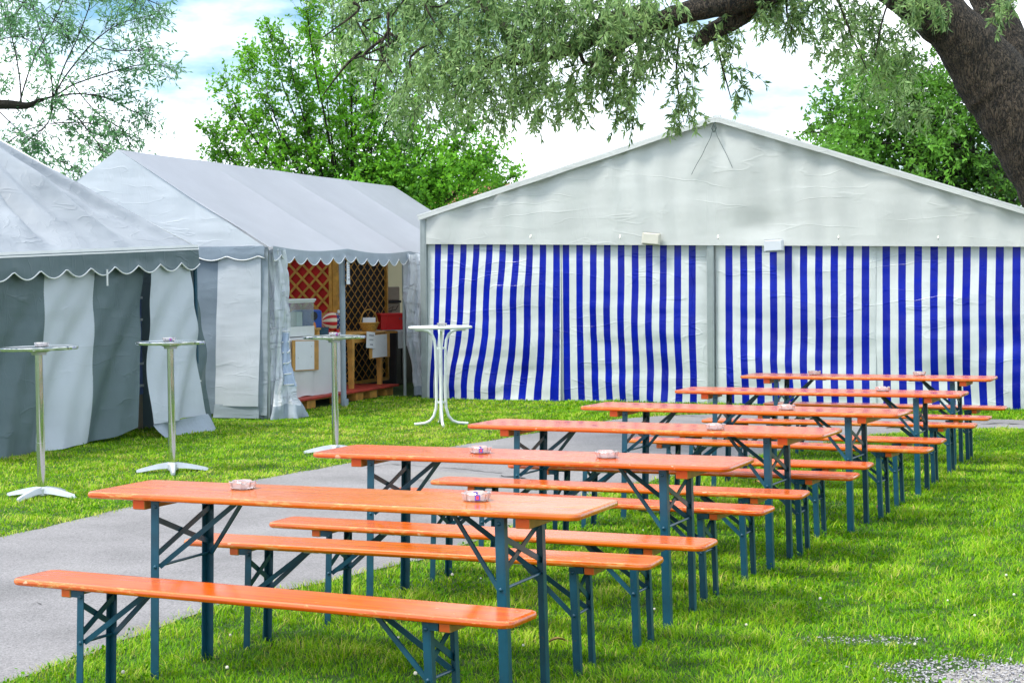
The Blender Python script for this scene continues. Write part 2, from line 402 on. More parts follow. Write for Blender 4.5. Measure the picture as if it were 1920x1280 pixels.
# bark
def bark_mat(name, dark, light, scale=1.0):
    m, nd, lk, b = new_mat(name)
    v = coords(nd, lk, 'Object', (8*scale, 8*scale, 2.0*scale))
    n1 = noise(nd, lk, v, 2.6, 6, 0.65, 1.2)
    vo = nd.new('ShaderNodeTexVoronoi'); vo.feature = 'DISTANCE_TO_EDGE'; vo.inputs['Scale'].default_value = 4.0
    wv = N(nd, 'TexNoise', Scale=3.0, Detail=3); lk.new(v, wv.inputs['Vector'])
    va = nd.new('ShaderNodeVectorMath'); va.operation = 'ADD'; lk.new(v, va.inputs[0]); lk.new(wv.outputs['Color'], va.inputs[1])
    lk.new(va.outputs[0], vo.inputs['Vector'])
    rv = ramp(nd, (0.0, 0.0), (0.10, 0.75), (0.35, 1.0)); lk.new(vo.outputs['Distance'], rv.inputs['Fac'])
    h = math_(nd, lk, 'ADD', math_(nd, lk, 'MULTIPLY', rv.outputs['Color'], 0.55), math_(nd, lk, 'MULTIPLY', n1, 1.25))
    rc = ramp(nd, (0.55, dark), (1.0, light))
    lk.new(math_(nd, lk, 'MULTIPLY', h, 0.7), rc.inputs['Fac'])
    lk.new(rc.outputs['Color'], b.inputs['Base Color']); b.inputs['Roughness'].default_value = 0.85
    lk.new(bump(nd, lk, h, 1.0, 0.10), b.inputs['Normal'])
    return m
MAT['bark'] = bark_mat('willow_bark', (0.005, 0.004, 0.003), (0.20, 0.15, 0.105))
MAT['bark_thin'] = bark_mat('twig_bark', (0.025, 0.02, 0.014), (0.10, 0.08, 0.05), 3)
MAT['leaf_willow'] = leaf_mat('silver_willow_leaf', (0.03, 0.10, 0.022), (0.30, 0.46, 0.18), 0.45, 0.32)
MAT['leaf_bright'] = leaf_mat('bright_leaf', (0.03, 0.13, 0.014), (0.17, 0.45, 0.028), 0.45)
MAT['leaf_back'] = leaf_mat('deep_green_leaf', (0.014, 0.06, 0.008), (0.12, 0.31, 0.03), 0.38)
MAT['leaf_far'] = leaf_mat('far_willow_leaf', (0.04, 0.14, 0.07), (0.18, 0.38, 0.16), 0.45)

# grass blade, soil, asphalt, gravel
def grass_mat():
    m, nd, lk, b = new_mat('grass_blade')
    at = nd.new('ShaderNodeAttribute'); at.attribute_name = 'tint'
    r = ramp(nd, (0.0, (0.025, 0.13, 0.002)), (0.45, (0.16, 0.40, 0.003)), (0.8, (0.36, 0.58, 0.010)), (1.0, (0.60, 0.55, 0.15)))
    lk.new(at.outputs['Fac'], r.inputs['Fac']); lk.new(r.outputs['Color'], b.inputs['Base Color'])
    b.inputs['Roughness'].default_value = 0.5; b.inputs['Specular IOR Level'].default_value = 0.15
    tr = nd.new('ShaderNodeBsdfTranslucent'); lk.new(r.outputs['Color'], tr.inputs['Color'])
    ms = nd.new('ShaderNodeMixShader'); ms.inputs[0].default_value = 0.35
    lk.new(b.outputs[0], ms.inputs[1]); lk.new(tr.outputs[0], ms.inputs[2])
    lk.new(ms.outputs[0], nd['Material Output'].inputs['Surface'])
    return m
MAT['grass'] = grass_mat()
m, nd, lk, b = new_mat('lawn_soil')
v = coords(nd, lk, 'Object')
r = ramp(nd, (0.35, (0.018, 0.055, 0.004)), (0.6, (0.045, 0.10, 0.008)), (0.75, (0.09, 0.09, 0.03))); lk.new(noise(nd, lk, v, 14, 6, 0.7), r.inputs['Fac'])
lk.new(r.outputs['Color'], b.inputs['Base Color']); b.inputs['Roughness'].default_value = 0.95
lk.new(bump(nd, lk, noise(nd, lk, v, 60, 5), 0.8, 0.02), b.inputs['Normal'])
MAT['soil'] = m
m, nd, lk, b = new_mat('worn_asphalt')
v = coords(nd, lk, 'Object')
vo = N(nd, 'TexVoronoi', Scale=130.0); lk.new(v, vo.inputs['Vector'])
big = noise(nd, lk, v, 0.9, 5, 0.6)
r1 = ramp(nd, (0.25, (0.145, 0.14, 0.14)), (0.5, (0.225, 0.215, 0.218)), (0.75, (0.285, 0.272, 0.275))); lk.new(big, r1.inputs['Fac'])
r2 = ramp(nd, (0.0, 0.6), (0.45, 0.95), (1.0, 1.3)); lk.new(vo.outputs['Color'], r2.inputs['Fac'])
mm = nd.new('ShaderNodeMix'); mm.data_type = 'RGBA'; mm.blend_type = 'MULTIPLY'; mm.inputs['Factor'].default_value = 1
lk.new(r1.outputs['Color'], mm.inputs['A']); lk.new(r2.outputs['Color'], mm.inputs['B'])
fine = ramp(nd, (0.68, 0.0), (0.74, 1.0)); lk.new(noise(nd, lk, v, 55, 3), fine.inputs['Fac'])
cc = mixc(nd, lk, math_(nd, lk, 'MULTIPLY', fine.outputs['Color'], 0.4), mm.outputs['Result'], (0.06, 0.06, 0.06))
lk.new(cc, b.inputs['Base Color']); b.inputs['Roughness'].default_value = 0.9
lk.new(bump(nd, lk, noise(nd, lk, v, 120, 4), 0.7, 0.006), b.inputs['Normal'])
MAT['asphalt'] = m
MAT['patch'] = simple('pale_asphalt_patch', (0.25, 0.235, 0.225), 0.9, var=0.2, scale=60, bmp=0.5, bs=120)
MAT['crack'] = simple('crack_dirt', (0.02, 0.018, 0.016), 0.95)
MAT['stone'] = simple('gravel_stone', (0.37, 0.36, 0.37), 0.8, var=0.5, scale=60)
MAT['stone_dark'] = simple('dark_gravel_stone', (0.13, 0.13, 0.15), 0.8, var=0.4, scale=60)
MAT['grit'] = simple('gravel_grit', (0.30, 0.28, 0.26), 0.95, var=0.4, scale=40, bmp=0.5, bs=100)

# ------------------------------------------------------------------ ground, path
mb = MB(); mb.add([(-400,-300,0),(400,-300,0),(400,700,0),(-400,700,0)], [(0,1,2,3)])
tag(mb.build('ground', MAT['soil']), kind='structure')

far_edge = [(-7.5,2.0),(-5.4,6.3),(-4.2,9.2),(-3.35,11.07),(-2.75,12.7),(-2.15,14.22),(-1.35,15.75),(-0.18,17.65),(0.6,19.1),(1.25,20.2),(2.0,20.75),(2.9,20.85),(4.2,20.3),(5.84,19.46),(9.5,17.2),(16,13)]
near_edge = [(16,11.6),(9.2,16.0),(6.6,17.75),(5.5,18.35),(5.08,18.45),(4.5,18.25),(3.79,17.83),(2.95,16.8),(2.13,15.55),(1.3,14.15),(0.56,12.93),(0.02,11.4),(-0.43,10.19),(-0.96,9.39),(-1.49,8.71),(-2.03,7.12),(-3.0,4.9),(-4.5,1.5)]
path_poly = far_edge + near_edge
def resamp(pts, step):
    out = []
    for (a, b_), (c, d) in zip(pts[:-1], pts[1:]):
        n = max(1, int(math.hypot(c-a, d-b_)/step))
        for k in range(n): out.append((a+(c-a)*k/n, b_+(d-b_)*k/n))
    return out + [pts[-1]]
rj = random.Random(5)
pp = [(x+rj.uniform(-.03,.03), y+rj.uniform(-.03,.03)) for x, y in resamp(far_edge, 0.2)] + [(x+rj.uniform(-.03,.03), y+rj.uniform(-.03,.03)) for x, y in resamp(near_edge, 0.2)]
mb = MB(); mb.add([(x, y, 0.004) for x, y in pp], [tuple(range(len(pp)))[::-1]])
tag(mb.build('path', MAT['asphalt']), kind='structure')

# cracks and the patched corner in the asphalt, thin sheets on the path
def crack(pts, w, seed, z=0.009):
    r = random.Random(seed); pts = resamp(pts, 0.05); mb = MB(); L = []; Rr = []
    for i, (x, y) in enumerate(pts):
        j = r.uniform(-.016, .016); ww = w*r.uniform(.3, 1.3)
        L.append((x+j, y+ww+j, z)); Rr.append((x+j, y-ww+j, z))
    n = len(pts)
    mb.add(L+Rr, [(i, n+i, n+i+1, i+1) for i in range(n-1)])
    return mb
E1 = [P(700,882,14), P(800,875,14), P(900,893,14), P(940,890,14)]
def G(px, py):
    d = FW + RT*((px-960)/F) - UP*((py-640)/F); t = -CH/d.z
    return (d.x*t, d.y*t)
cr_mb = crack([G(690,878),G(730,871),G(790,875),G(860,880),G(905,885),G(940,888)], .012, 1)
q = crack([G(936,893),G(960,895),G(985,898)], .035, 2); cr_mb.add(q.v, q.f)
q = crack([G(1098,775),G(1160,772),G(1260,779),G(1330,783)], .02, 3); cr_mb.add(q.v, q.f)
q = crack([G(1840,796),G(1880,794),G(1920,797)], .03, 4); cr_mb.add(q.v, q.f)
q = crack([G(55,1135),G(70,1132),G(85,1134)], .006, 6); cr_mb.add(q.v, q.f)
tag(cr_mb.build('path_crack', MAT['crack']), kind='structure')
mb = MB(); pt = [G(760,884),G(860,887),G(905,891),G(938,895),G(930,903),G(870,905),G(780,900)]
mb.add([(x, y, 0.0065) for x, y in pt], [tuple(range(len(pt)))[::-1]])
tag(mb.build('path_patch', MAT['patch']), kind='structure')

# ------------------------------------------------------------------ beer tables and benches
def board(L, W, T, z, r=0.045, b=0.011):
    """lacquered board: rounded plan corners and rolled edges; 'edge' marks the rim for chips"""
    out = []
    nc = 5
    def ring(ins):
        X, Y, R = L/2-ins, W/2-ins, max(r-ins, 0.004); pts = []
        for cx_, cy_, a0 in ((X-R, Y-R, 0), (-X+R, Y-R, PI/2), (-X+R, -Y+R, PI), (X-R, -Y+R, 1.5*PI)):
            for k in range(nc+1):
                a = a0 + PI/2*k/nc; pts.append((cx_+R*math.cos(a), cy_+R*math.sin(a)))
            # extra points along the sides keep shading tidy
        return pts
    prof = [(b*1.0, -T), (b*.3, -T+b*.3), (0, -T+b), (0, -b), (b*.3, -b*.3), (b, 0), (b*1.8, 0)]
    V = []; E = []
    for ins, dz in prof:
        for x, y in ring(ins): V.append((x, y, z+dz)); E.append(1.0 if ins < b*1.5 and dz > -T+b*.2 else 0.0)
    n = 4*(nc+1); Fc = []
    for i in range(len(prof)-1):
        for k in range(n): Fc.append((i*n+k, i*n+(k+1)%n, (i+1)*n+(k+1)%n, (i+1)*n+k))
    Fc.append(tuple(range(n-1,-1,-1))); Fc.append(tuple((len(prof)-1)*n+k for k in range(n)))
    mb = MB(); mb.add(V, Fc); return mb, E

def furniture(kind):
    if kind == 'table':
        L, W, T, H, lx0, ly, lx1 = 2.2, 0.485, 0.027, 0.772, 0.785, 0.205, 0.802
        lw, xb, lo, reach, bw, bh = 0.034, (0.075, 0.225), 0.275, 0.30, 0.06, 0.042
        root = empty('beer_table'); top_name = 'tabletop'
    else:
        L, W, T, H, lx0, ly, lx1 = 2.2, 0.252, 0.027, 0.482, 0.775, 0.098, 0.792
        lw, xb, lo, reach, bw, bh = 0.027, (0.055, 0.165), 0.205, 0.26, 0.045, 0.032
        root = empty('beer_bench'); top_name = 'seat'
    mb, E = board(L, W, T, H)
    t = mb.build(top_name, MAT['orange'], root, auto=40)
    a = t.data.attributes.new('edge', 'FLOAT', 'POINT'); a.data.foreach_set('value', E)
    U = H-T
    def legp(sx, sy, z):                                    # centre of the leg's outer corner at height z (legs splay a little)
        f = 1-z/U
        return Vector((sx*(lx0+(lx1-lx0)*f), sy*ly, z))
    for sx in (-1, 1):
        # batten under the board, outboard of the legs; painted ends
        bx = sx*(lx0+0.075 if kind == 'table' else lx0+0.062)
        m2 = MB(); m2.box((bx, 0, U-bh/2-.001), (bw, W*0.80, bh), 0, bev=.003)
        o = m2.build('batten', [MAT['bare_wood'], MAT['orange_end']], root)
        for p in o.data.polygons:
            if abs(p.normal.y) > 0.9: p.material_index = 1
        for sy in (-1, 1):
            m3 = MB(); th = 0.004
            n = 10
            a0, a1 = legp(sx, sy, U-0.004), legp(sx, sy, -0.012)
            d = (a1-a0)
            # angle profile: one flange towards the outside (y), one on the outboard side (x)
            m3.bar(a0+Vector((-sx*lw/2, 0, 0)), a1+Vector((-sx*lw/2, 0, 0)), lw, th, (1,0,0))
            m3.bar(a0+Vector((th*0.6*sx, -sy*(lw/2-th/2+.0004), 0)), a1+Vector((th*0.6*sx, -sy*(lw/2-th/2+.0004), 0)), th, lw, (1,0,0))
            Ry = Matrix.Rotation(PI/2*(-sy)*-1, 3, 'X')
            for zz in (U-0.026, U-lo):
                c = legp(sx, sy, zz)+Vector((-sx*lw/2, sy*th*0.4, 0))
                R = Matrix.Rotation(-sy*PI/2, 3, 'X')
                m3.lathe([(0.0085, 0), (0.008, .003), (0.005, .006), (0.0, .007)], 10, c, 0, R)
            m3.build('leg', MAT['teal'], root, auto=35)
            # folding strut from the lower bolt to the catch under the board
            m4 = MB(); s0 = legp(sx, sy, U-lo)+Vector((-sx*lw*.9, -sy*0.010, 0)); s1 = Vector((sx*(lx0-reach), sy*0.018, U-0.012))
            m4.bar(s0, s1, 0.021, 0.006)
            m4.build('strut', MAT['teal'], root)
        for k in (0, 1):
            m5 = MB(); off = -sx*(0.010+0.008*k)
            z0, z1 = (U-xb[0], U-xb[1]) if k == 0 else (U-xb[1], U-xb[0])
            m5.bar(legp(sx, -1, z0)+Vector((off,0.006,0)), legp(sx, 1, z1)+Vector((off,-0.006,0)), 0.023, 0.005)
            m5.build('cross_brace', MAT['teal'], root)
        m6 = MB(); m6.tube([legp(sx,-1,U-lo)+Vector((-sx*.012,.004,0)), legp(sx,1,U-lo)+Vector((-sx*.012,-.004,0))], 0.0062, 8)
        m6.build('spacer_rod', MAT['teal'], root, auto=40)
        m7 = MB(); cx_ = sx*(lx0-reach-0.03)
        m7.box((cx_, 0, U-0.009), (0.07, 0.075, 0.014), 0)
        m7.tube([(cx_-sx*.03, -.025, U-.013), (cx_-sx*.085, -.022, U-.017), (cx_-sx*.085, .022, U-.017), (cx_-sx*.03, .025, U-.013)], .0025, 6)
        m7.build('catch', MAT['zinc'], root)
        if kind == 'bench':
            for sy in (-1, 1):
                m8 = MB(); m8.box((sx*(lx0+0.018), sy*(ly-.014), U-.016), (0.036, 0.03, 0.028), 0)
                m8.build('hinge_bracket', MAT['teal'], root)
    return root

FIT = [[-0.685,6.89,-0.398],[0.072,8.459,-0.406],[0.81,10.07,-0.435],[1.548,11.468,-0.455],[2.368,13.166,-0.405],[3.147,15.134,-0.405],
 [-0.948,6.312,-0.46],[-0.435,7.379,-0.373],[-0.14,7.885,-0.412],[0.297,9.02,-0.455],[0.564,9.587,-0.4],[1.009,10.428,-0.413],
 [1.214,11.003,-0.416],[1.843,11.995,-0.48],[2.078,12.603,-0.443],[2.619,13.788,-0.37],[2.951,14.546,-0.43],[3.39,15.615,-0.43]]
t_lab = ['orange folding beer table nearest the camera, two glass ashtrays on it',
 'orange beer table second from the front, two ashtrays on top',
 'orange beer table third from the front, one glass ashtray near its right end',
 'orange beer table fourth from the front, striped tent mirrored in its top',
 'orange beer table second from the back of the row, one ashtray right of its middle',
 'farthest orange beer table, close before the striped wall, two ashtrays on it']
ords = ['frontmost', 'second', 'third', 'fourth', 'fifth', 'sixth and farthest']
tb = furniture('table'); tables = []
for i in range(6):
    o = tb if i == 0 else copy_tree(tb)
    x, y, th = FIT[i]; o.location = (x, y, 0); o.rotation_euler.z = th
    tag(o, t_lab[i], 'table', 'orange beer tables in a row'); tables.append(o)
bb = furniture('bench')
for i in range(12):
    o = bb if i == 0 else copy_tree(bb)
    x, y, th = FIT[6+i]; o.location = (x, y, 0); o.rotation_euler.z = th
    side = 'near' if i % 2 == 0 else 'far'
    lab = 'long orange bench on the %s side of the %s beer table' % (side, ords[i//2])
    if i == 0: lab = 'frontmost orange bench with pale chips in its lacquer, lowest in the picture'
    if i == 11: lab = 'hindmost orange bench, right before the striped tent wall'
    tag(o, lab, 'bench', 'orange beer benches beside the tables')

# ------------------------------------------------------------------ glass ashtrays
def ashtray(clear=True):
    mb = MB(); n = 24
    def rr(j, r): return r*(1+0.035*math.cos(8*2*PI*j/n))
    prof = [(0.0,0.001),(0.046,0.001),(0.052,0.006),(0.057,0.030),(0.054,0.034),(0.049,0.031),(0.042,0.010),(0.0,0.009)]
    V = []; Fc = []
    for r, z in prof:
        for j in range(n):
            th = 2*PI*j/n; k = rr(j, r); zz = z
            if z > 0.025 and j % 8 == 3: zz -= 0.008
            V.append((k*math.cos(th), k*math.sin(th), zz))
    for i in range(len(prof)-1):
        for j in range(n): Fc.append((i*n+j, i*n+(j+1)%n, (i+1)*n+(j+1)%n, (i+1)*n+j))
    mb.add(V, Fc); return mb
ash_mesh = ashtray()
def make_ash(parent_labeled, label, loc, rz, sticker):
    root = empty('ashtray', loc, rz, label, 'ashtray', 'glass ashtrays on the tables')
    global ash_me
    o = bpy.data.objects.new('dish', ash_me); col.objects.link(o); o.parent = root
    if sticker:
        for (me_, nm) in ((sb_me, 'label'),):
            o = bpy.data.objects.new(nm, me_); col.objects.link(o); o.parent = root
    return root
tmp = ash_mesh.build('dish', MAT['glass'], None, auto=30); ash_me = tmp.data; bpy.data.objects.remove(tmp)
mb = MB(); mb.box((0.006,-.0592,.018),(.020,.001,.022),0); mb.box((0.006,-.0600,.018),(.010,.001,.013),1); mb.box((-.004,.0455,.022),(.018,.001,.012),0)
tmp = mb.build('label', [MAT['sticker_blue'], MAT['sticker_red']]); sb_me = tmp.data; bpy.data.objects.remove(tmp)
AT = [(1,-.516,.061,0,'glass ashtray on the left half of the frontmost table'),(1,.577,.017,1,'glass ashtray with violet label on the right half of the frontmost table'),
 (2,-.259,.0,1,'glass ashtray with violet label on the left half of the second table'),(2,.429,-.027,0,'clear glass ashtray on the right half of the second table'),
 (3,.439,-.109,0,'glass ashtray alone on the third table from the front'),(4,.333,-.095,0,'glass ashtray alone on the fourth table from the front'),
 (5,.479,.048,0,'glass ashtray alone on the second table from the back'),(6,-.491,.087,0,'left ashtray of the two on the farthest table'),(6,.43,.17,0,'right ashtray of the two on the farthest table')]
for t, lx, ly, st, lab in AT:
    x, y, th = FIT[t-1]; c, s = math.cos(th), math.sin(th)
    make_ash(None, lab, (x+lx*c-ly*s, y+lx*s+ly*c, 0.7725), th+0.4, st)

# ------------------------------------------------------------------ standing tables
def bar_table(loc, H, R, rz, tilt, label):
    root = empty('standing_table', loc, rz, label, 'bar table', 'round standing tables on the lawn')
    mb = MB(); Rm = Matrix.Rotation(tilt, 3, 'Y')
    mb.lathe([(0,H-.012),(R-.006,H-.012),(R,H-.006),(R,H+.009),(R-.005,H+.013),(R-.014,H+.010),(0,H+.010)], 64, (0,0,0), 0)
    o = mb.build('tabletop', MAT['alu'], root, auto=30); o.rotation_euler = (0, tilt, 0); o.location = (-H*math.sin(tilt), 0, H*(1-math.cos(tilt)))
    mb = MB(); mb.lathe([(0.0,H-.05),(.055,H-.05),(.06,H-.03),(.10,H-.016),(0,H-.014)], 20); mb.build('mounting_plate', MAT['alu_dull'], root, auto=30)
    mb = MB(); mb.tube([(0,0,.06),(0,0,.42)], .033, 28); mb.tube([(0,0,.42),(0,0,.425)], .0345, 28); mb.tube([(0,0,.425),(0,0,H-.04)], .031, 28)
    mb.build('pole', MAT['alu'], root, auto=40)
    mb = MB(); mb.lathe([(0,.085),(.036,.085),(.05,.07),(.05,.02),(0,.02)], 20)
    mb.build('hub', MAT['alu_dull'], root, auto=30)
    for k in range(4):
        a = PI/4+k*PI/2+.25; c, s = math.cos(a), math.sin(a); mb = MB(); V = []
        for r, w, zt, zb in ((.03,.032,.085,.035),(.12,.028,.072,.03),(.22,.022,.05,.016),(.29,.017,.032,.004),(.31,.012,.024,.004)):
            for sx, zz in ((-1,zb),(1,zb),(.72,zt),(-.72,zt)): V.append((r*c-sx*w*s, r*s+sx*w*c, zz))
        Fc = [(3,2,1,0),(16,17,18,19)]
        for i in range(4):
            for j in range(4): Fc.append((i*4+j, i*4+(j+1)%4, i*4+4+(j+1)%4, i*4+4+j))
        mb.add(V, Fc); mb.build('foot', MAT['alu_dull'], root, auto=30)
    return root
bar_table((-3.66,13.2,0), 1.155, .30, .2, -.016, 'steel standing table at the left edge, before the slate striped pavilion')
bar_table((-2.99,14.94,0), 1.13, .30, .75, 0.0, 'steel standing table with spread feet, before the white pavilion flap')
bar_table((-1.71,16.42,0), 1.12, .30, .5, 0.0, 'steel standing table before the open sales stall')
for (loc, st, lab) in (((-3.63,13.18,1.168),0,'glass ashtray on the leftmost steel standing table'),((-3.0,14.94,1.143),1,'glass ashtray on the standing table before the white pavilion flap'),((-1.7,16.40,1.133),1,'glass ashtray on the standing table before the open stall'),((-.80,19.55,1.142),0,'glass ashtray on the white standing table')):
    make_ash(None, lab, loc, .3, st)

root = empty('white_standing_table', (-.82,19.55,0), 0.12, 'white standing table with four bent tube legs, before the striped tent corner', 'bar table', 'round standing tables on the lawn')
H, R = 1.13, .365
mb = MB(); mb.lathe([(R-.045,H-.016),(R-.012,H-.020),(R,H-.012),(R+.003,H-.002),(R-.004,H+.009),(R-.02,H+.012),(R-.045,H+.006),(R-.045,H-.016)], 64); mb.build('rim', MAT['white_metal'], root, auto=50)
mb = MB(); mb.lathe([(0,H-.003),(R-.046,H-.003),(R-.046,H+.004),(0,H+.004)], 48); mb.build('glass_top', MAT['pane'], root)
for k in range(4):
    a = k*PI/2; c, s = math.cos(a), math.sin(a); pts = []
    prof = [(.29,H-.028),(.20,H-.030),(.14,H-.045),(.095,H-.085),(.068,H-.15),(.058,H-.25),(.052,.6),(.052,.32),(.058,.20),(.085,.11),(.13,.055),(.19,.030),(.31,.020)]
    for r, z in prof: pts.append((r*c, r*s, z))
    mb = MB(); mb.tube(pts, .0165, 12); mb.build('leg', MAT['white_metal'], root, auto=50)
for z in (H-.24, .27):
    mb = MB()
    for k in range(4):
        a = k*PI/2; b2 = a+PI/2
        mb.bar((.052*math.cos(a),.052*math.sin(a),z), (.052*math.cos(b2),.052*math.sin(b2),z), .022, .006)
    mb.build('leg_clamp', MAT['white_metal'], root)
# ------------------------------------------------------------------ big striped marquee (local x along the gable, y to the back)
big = empty('marquee', (2.65,22.58,0), math.radians(-23), 'big white marquee with a gable front over blue and white striped walls', 'tent')
XL, XR = -4.26, 4.40
def strip_z(x): return 2.095-0.0219*x
def roof_z(x): return 2.58+(3.775-2.58)*(x-XL)/(0.09-XL) if x < 0.09 else 3.775-0.337*(x-0.09)
def gable(s, t):
    x = XL+(XR-XL)*s; z0, z1 = strip_z(x), roof_z(x)-0.03; z = z0+(z1-z0)*t
    fold = 0.045*math.sin(5.2*x+1.3*math.sin(1.7*x))*max(0.25, 1-(x+5)/5.5)*(0.3+0.7*t)+.018*math.sin(13*x+2*math.sin(3*x+z))*(.3+.7*t)
    sag = 0.05*wavy(x, z*1.3, 3, 0.22)+0.022*wavy(x, z, 9, 0.7)
    dent = 0.045*math.exp(-((x-.62)**2/.12+(z-2.33)**2/.03))-0.05*math.exp(-((x-.25)**2/.02+(z-3.1)**2/.35))
    return (x, fold+sag*.6+dent-0.02, z, s, t)
mb = MB(); mb.grid(220, 40, gable); mb.build('gable_cloth', MAT['vinyl_white'], big, smooth=True)
mb = MB(); mb.grid(120, 3, lambda s, t: (XL+(XR-XL)*s, -0.095+0.006*math.sin(40*s), roof_z(XL+(XR-XL)*s)-0.060+0.055*t+(0.006*wavy(s*20,0,2,.3) if t == 0 else 0)))
mb.build('gable_hem', MAT['vinyl_white'], big, smooth=True)
D = 14.0
for nm, xa, xb in (('left', XL-.03, .09), ('right', .09, XR+.03)):
    def roof(s, t, xa=xa, xb=xb):
        x = xa+(xb-xa)*s; return (x, -0.06+D*t, roof_z(min(max(x, XL), XR))+0.0-0.03*abs(math.sin(t*PI*3))*math.sin(PI*s))
    mb = MB(); mb.grid(16, 60, roof); mb.build('roof_slope', MAT['vinyl_roof'], big, smooth=True)
mb = MB()
for xa, xb in ((XL-.02, .06), (.12, XR+.02)):
    mb.bar((xa, -.065, roof_z(max(xa, XL))+.004), (xb, -.065, roof_z(min(xb, XR))+.004), .020, .05)
mb.box((.09,-.035,3.775),(.10,.07,.04)); mb.build('gable_rafter', MAT['vinyl_roof'], big)
for x in (XL+.03, -.02, XR-.03):
    mb = MB(); top = strip_z(x)+(.35 if abs(x) > 1 else .02); mb.box((x, .03, top/2), (.095, .09, top), 0, bev=.006)
    mb.box((x-.022, -.016, top/2), (.006, .004, top-.1), 0); mb.box((x+.022, -.016, top/2), (.006, .004, top-.1), 0)
    mb.build('post', MAT['grey_post'], big)
PX = [(-4.19,-2.16,11,.9,-4.07),(-2.19,-0.055,12,.35,-1.735),(0.035,2.15,13,.22,.17),(2.12,4.36,14,.3,2.23)]
for i, (xa, xb, sd0, amp, ph0) in enumerate(PX):
    def wall(s, t, xa=xa, xb=xb, sd0=sd0, amp=amp, i=i, ph0=ph0):
        x = xa+(xb-xa)*s; z = strip_z(x)+.03-(strip_z(x)+.04)*t
        env = math.sin(PI*min(1, max(0, s)))**.6
        bel = -0.05*math.sin(PI*t)*env - 0.07*amp*t*t*(1 if i == 0 else .5)
        y = .05+i%2*.012 + bel + (.030*wavy(x, z, sd0, .55)+.014*wavy(x, z*2, sd0+5, 1.3))*env*(.25+t) + .020*math.sin(z*7+2*x+sd0)*t*env*amp
        dx = (-0.26*amp if i == 0 else .07*amp)*(t**1.8)*env*(1-.55*s if i == 0 else 1) + .018*wavy(x, z, sd0+9, .45)*t*env + .03*amp*math.sin(z*5.2+x)*t*env
        u = x-ph0
        v = t
        if (i == 1 and xb-x < .09) or (i == 2 and x-xa < .13) or (i == 0 and x-xa < .10): v = t+20
        return (x+dx, y, z, u+10.0, v)
    mb = MB(); mb.grid(170, 60, wall); mb.build('striped_wall', MAT['stripe'], big, smooth=True)
for nm, x in (('left', XL), ('right', XR)):
    def side(s, t, x=x): return (x+.02*wavy(s*12, t*2, 4, .5), .08+(D-.1)*s, (strip_z(x)+.42)*(1-t))
    mb = MB(); mb.grid(80, 12, side); mb.build('side_wall', MAT['vinyl_white'], big, smooth=True)
def back(s, t):
    x = XL+(XR-XL)*s; return (x, D-.08+.02*wavy(x, t*2, 6, .5), roof_z(x)*(1-t))
mb = MB(); mb.grid(60, 14, back); mb.build('rear_wall', MAT['vinyl_white'], big, smooth=True)
for (x, z, rx, w, h_, mt) in ((-.81, 2.195, -.10, .26, .165, 'cream_plastic'), (.858, 2.075, .03, .26, .16, 'lilac_plastic')):
    mb = MB(); mb.box((0, 0, 0), (w, .034, h_), 0, bev=.014); mb.box((0, -.019, 0), (w*.84, .012, h_*.8), 0, bev=.004)
    o = mb.build('wall_box', MAT[mt], big, auto=40); o.location = (x, -.085, z); o.rotation_euler = (0, -rx if rx < 0 else -rx, 0)
    tag(o, 'tilted cream plastic box' if rx < 0 else 'pale lilac plastic box')
mb = MB(); mb.tube([(.07,-.10,3.66),(.02,-.10,3.50),(-.05,-.09,3.38),(-.10,-.085,3.28),(-.19,-.08,3.14),(-.25,-.075,3.03)], .0038, 6)
mb.tube([(.07,-.10,3.66),(.11,-.10,3.52),(.17,-.095,3.40),(.24,-.085,3.26),(.31,-.08,3.10)], .0038, 6)
mb.tube([(.07,-.10,3.70),(.04,-.11,3.62),(.07,-.105,3.57),(.10,-.11,3.62),(.07,-.10,3.70)], .008, 6); mb.build('cord', MAT['rope'], big, auto=60)
mb = MB()
for x in (-2.55,-1.25,.11,1.7,2.95,4.1):
    mb.tube([(x,-.075,strip_z(x)+.13),(x,-.095,strip_z(x)+.10),(x,-.07,strip_z(x)+.085)], .006, 6)
mb.build('eyelet_hook', MAT['zinc'], big)

# ------------------------------------------------------------------ party tent that serves as the sales stall (local x along its front, y inwards)
ST0 = (-2.95, 20.70, 0.0); STA = math.atan2(0.949, 0.314)
stall = empty('party_tent', ST0, STA, 'long white party tent with scalloped valance and open front, the sales stall', 'tent')
LN, DP, EZ, RZ = 8.9, 4.0, 2.09, 3.33
def slope(s, t, back=False):
    u = -.06+(LN+.12)*s; w = -.06+(DP/2+.06)*t
    fr = (u/2.225) % 1
    sag = .085*math.sin(PI*fr)**.7*math.sin(PI*min(1, t*.95+.03))+.012*wavy(u, t*3, 5, .5)*math.sin(PI*t)
    sc = 0.05*math.sin(PI*fr)*(1-t)**3
    z = EZ+(RZ-EZ)*t-sag-sc
    return (u, DP-w if back else w, z)
for bk in (False, True):
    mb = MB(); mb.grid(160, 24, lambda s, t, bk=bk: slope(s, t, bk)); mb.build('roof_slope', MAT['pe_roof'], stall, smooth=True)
def sgable(s, t, x0=0.0, sg=-1):
    w = DP*s; top = EZ+(RZ-EZ)*(1-abs(2*s-1)); z = EZ+(top-EZ-.005)*t
    return (x0+sg*(.03+.02*wavy(w, z, 8, .5)*math.sin(PI*s)), w, z)
mb = MB(); mb.grid(60, 16, lambda s, t: sgable(s, t, -.02)); mb.build('gable_cloth', MAT['pe_white'], stall, smooth=True)
mb = MB(); mb.grid(40, 10, lambda s, t: sgable(s, t, LN, 1)); mb.build('gable_cloth', MAT['pe_white'], stall, smooth=True)
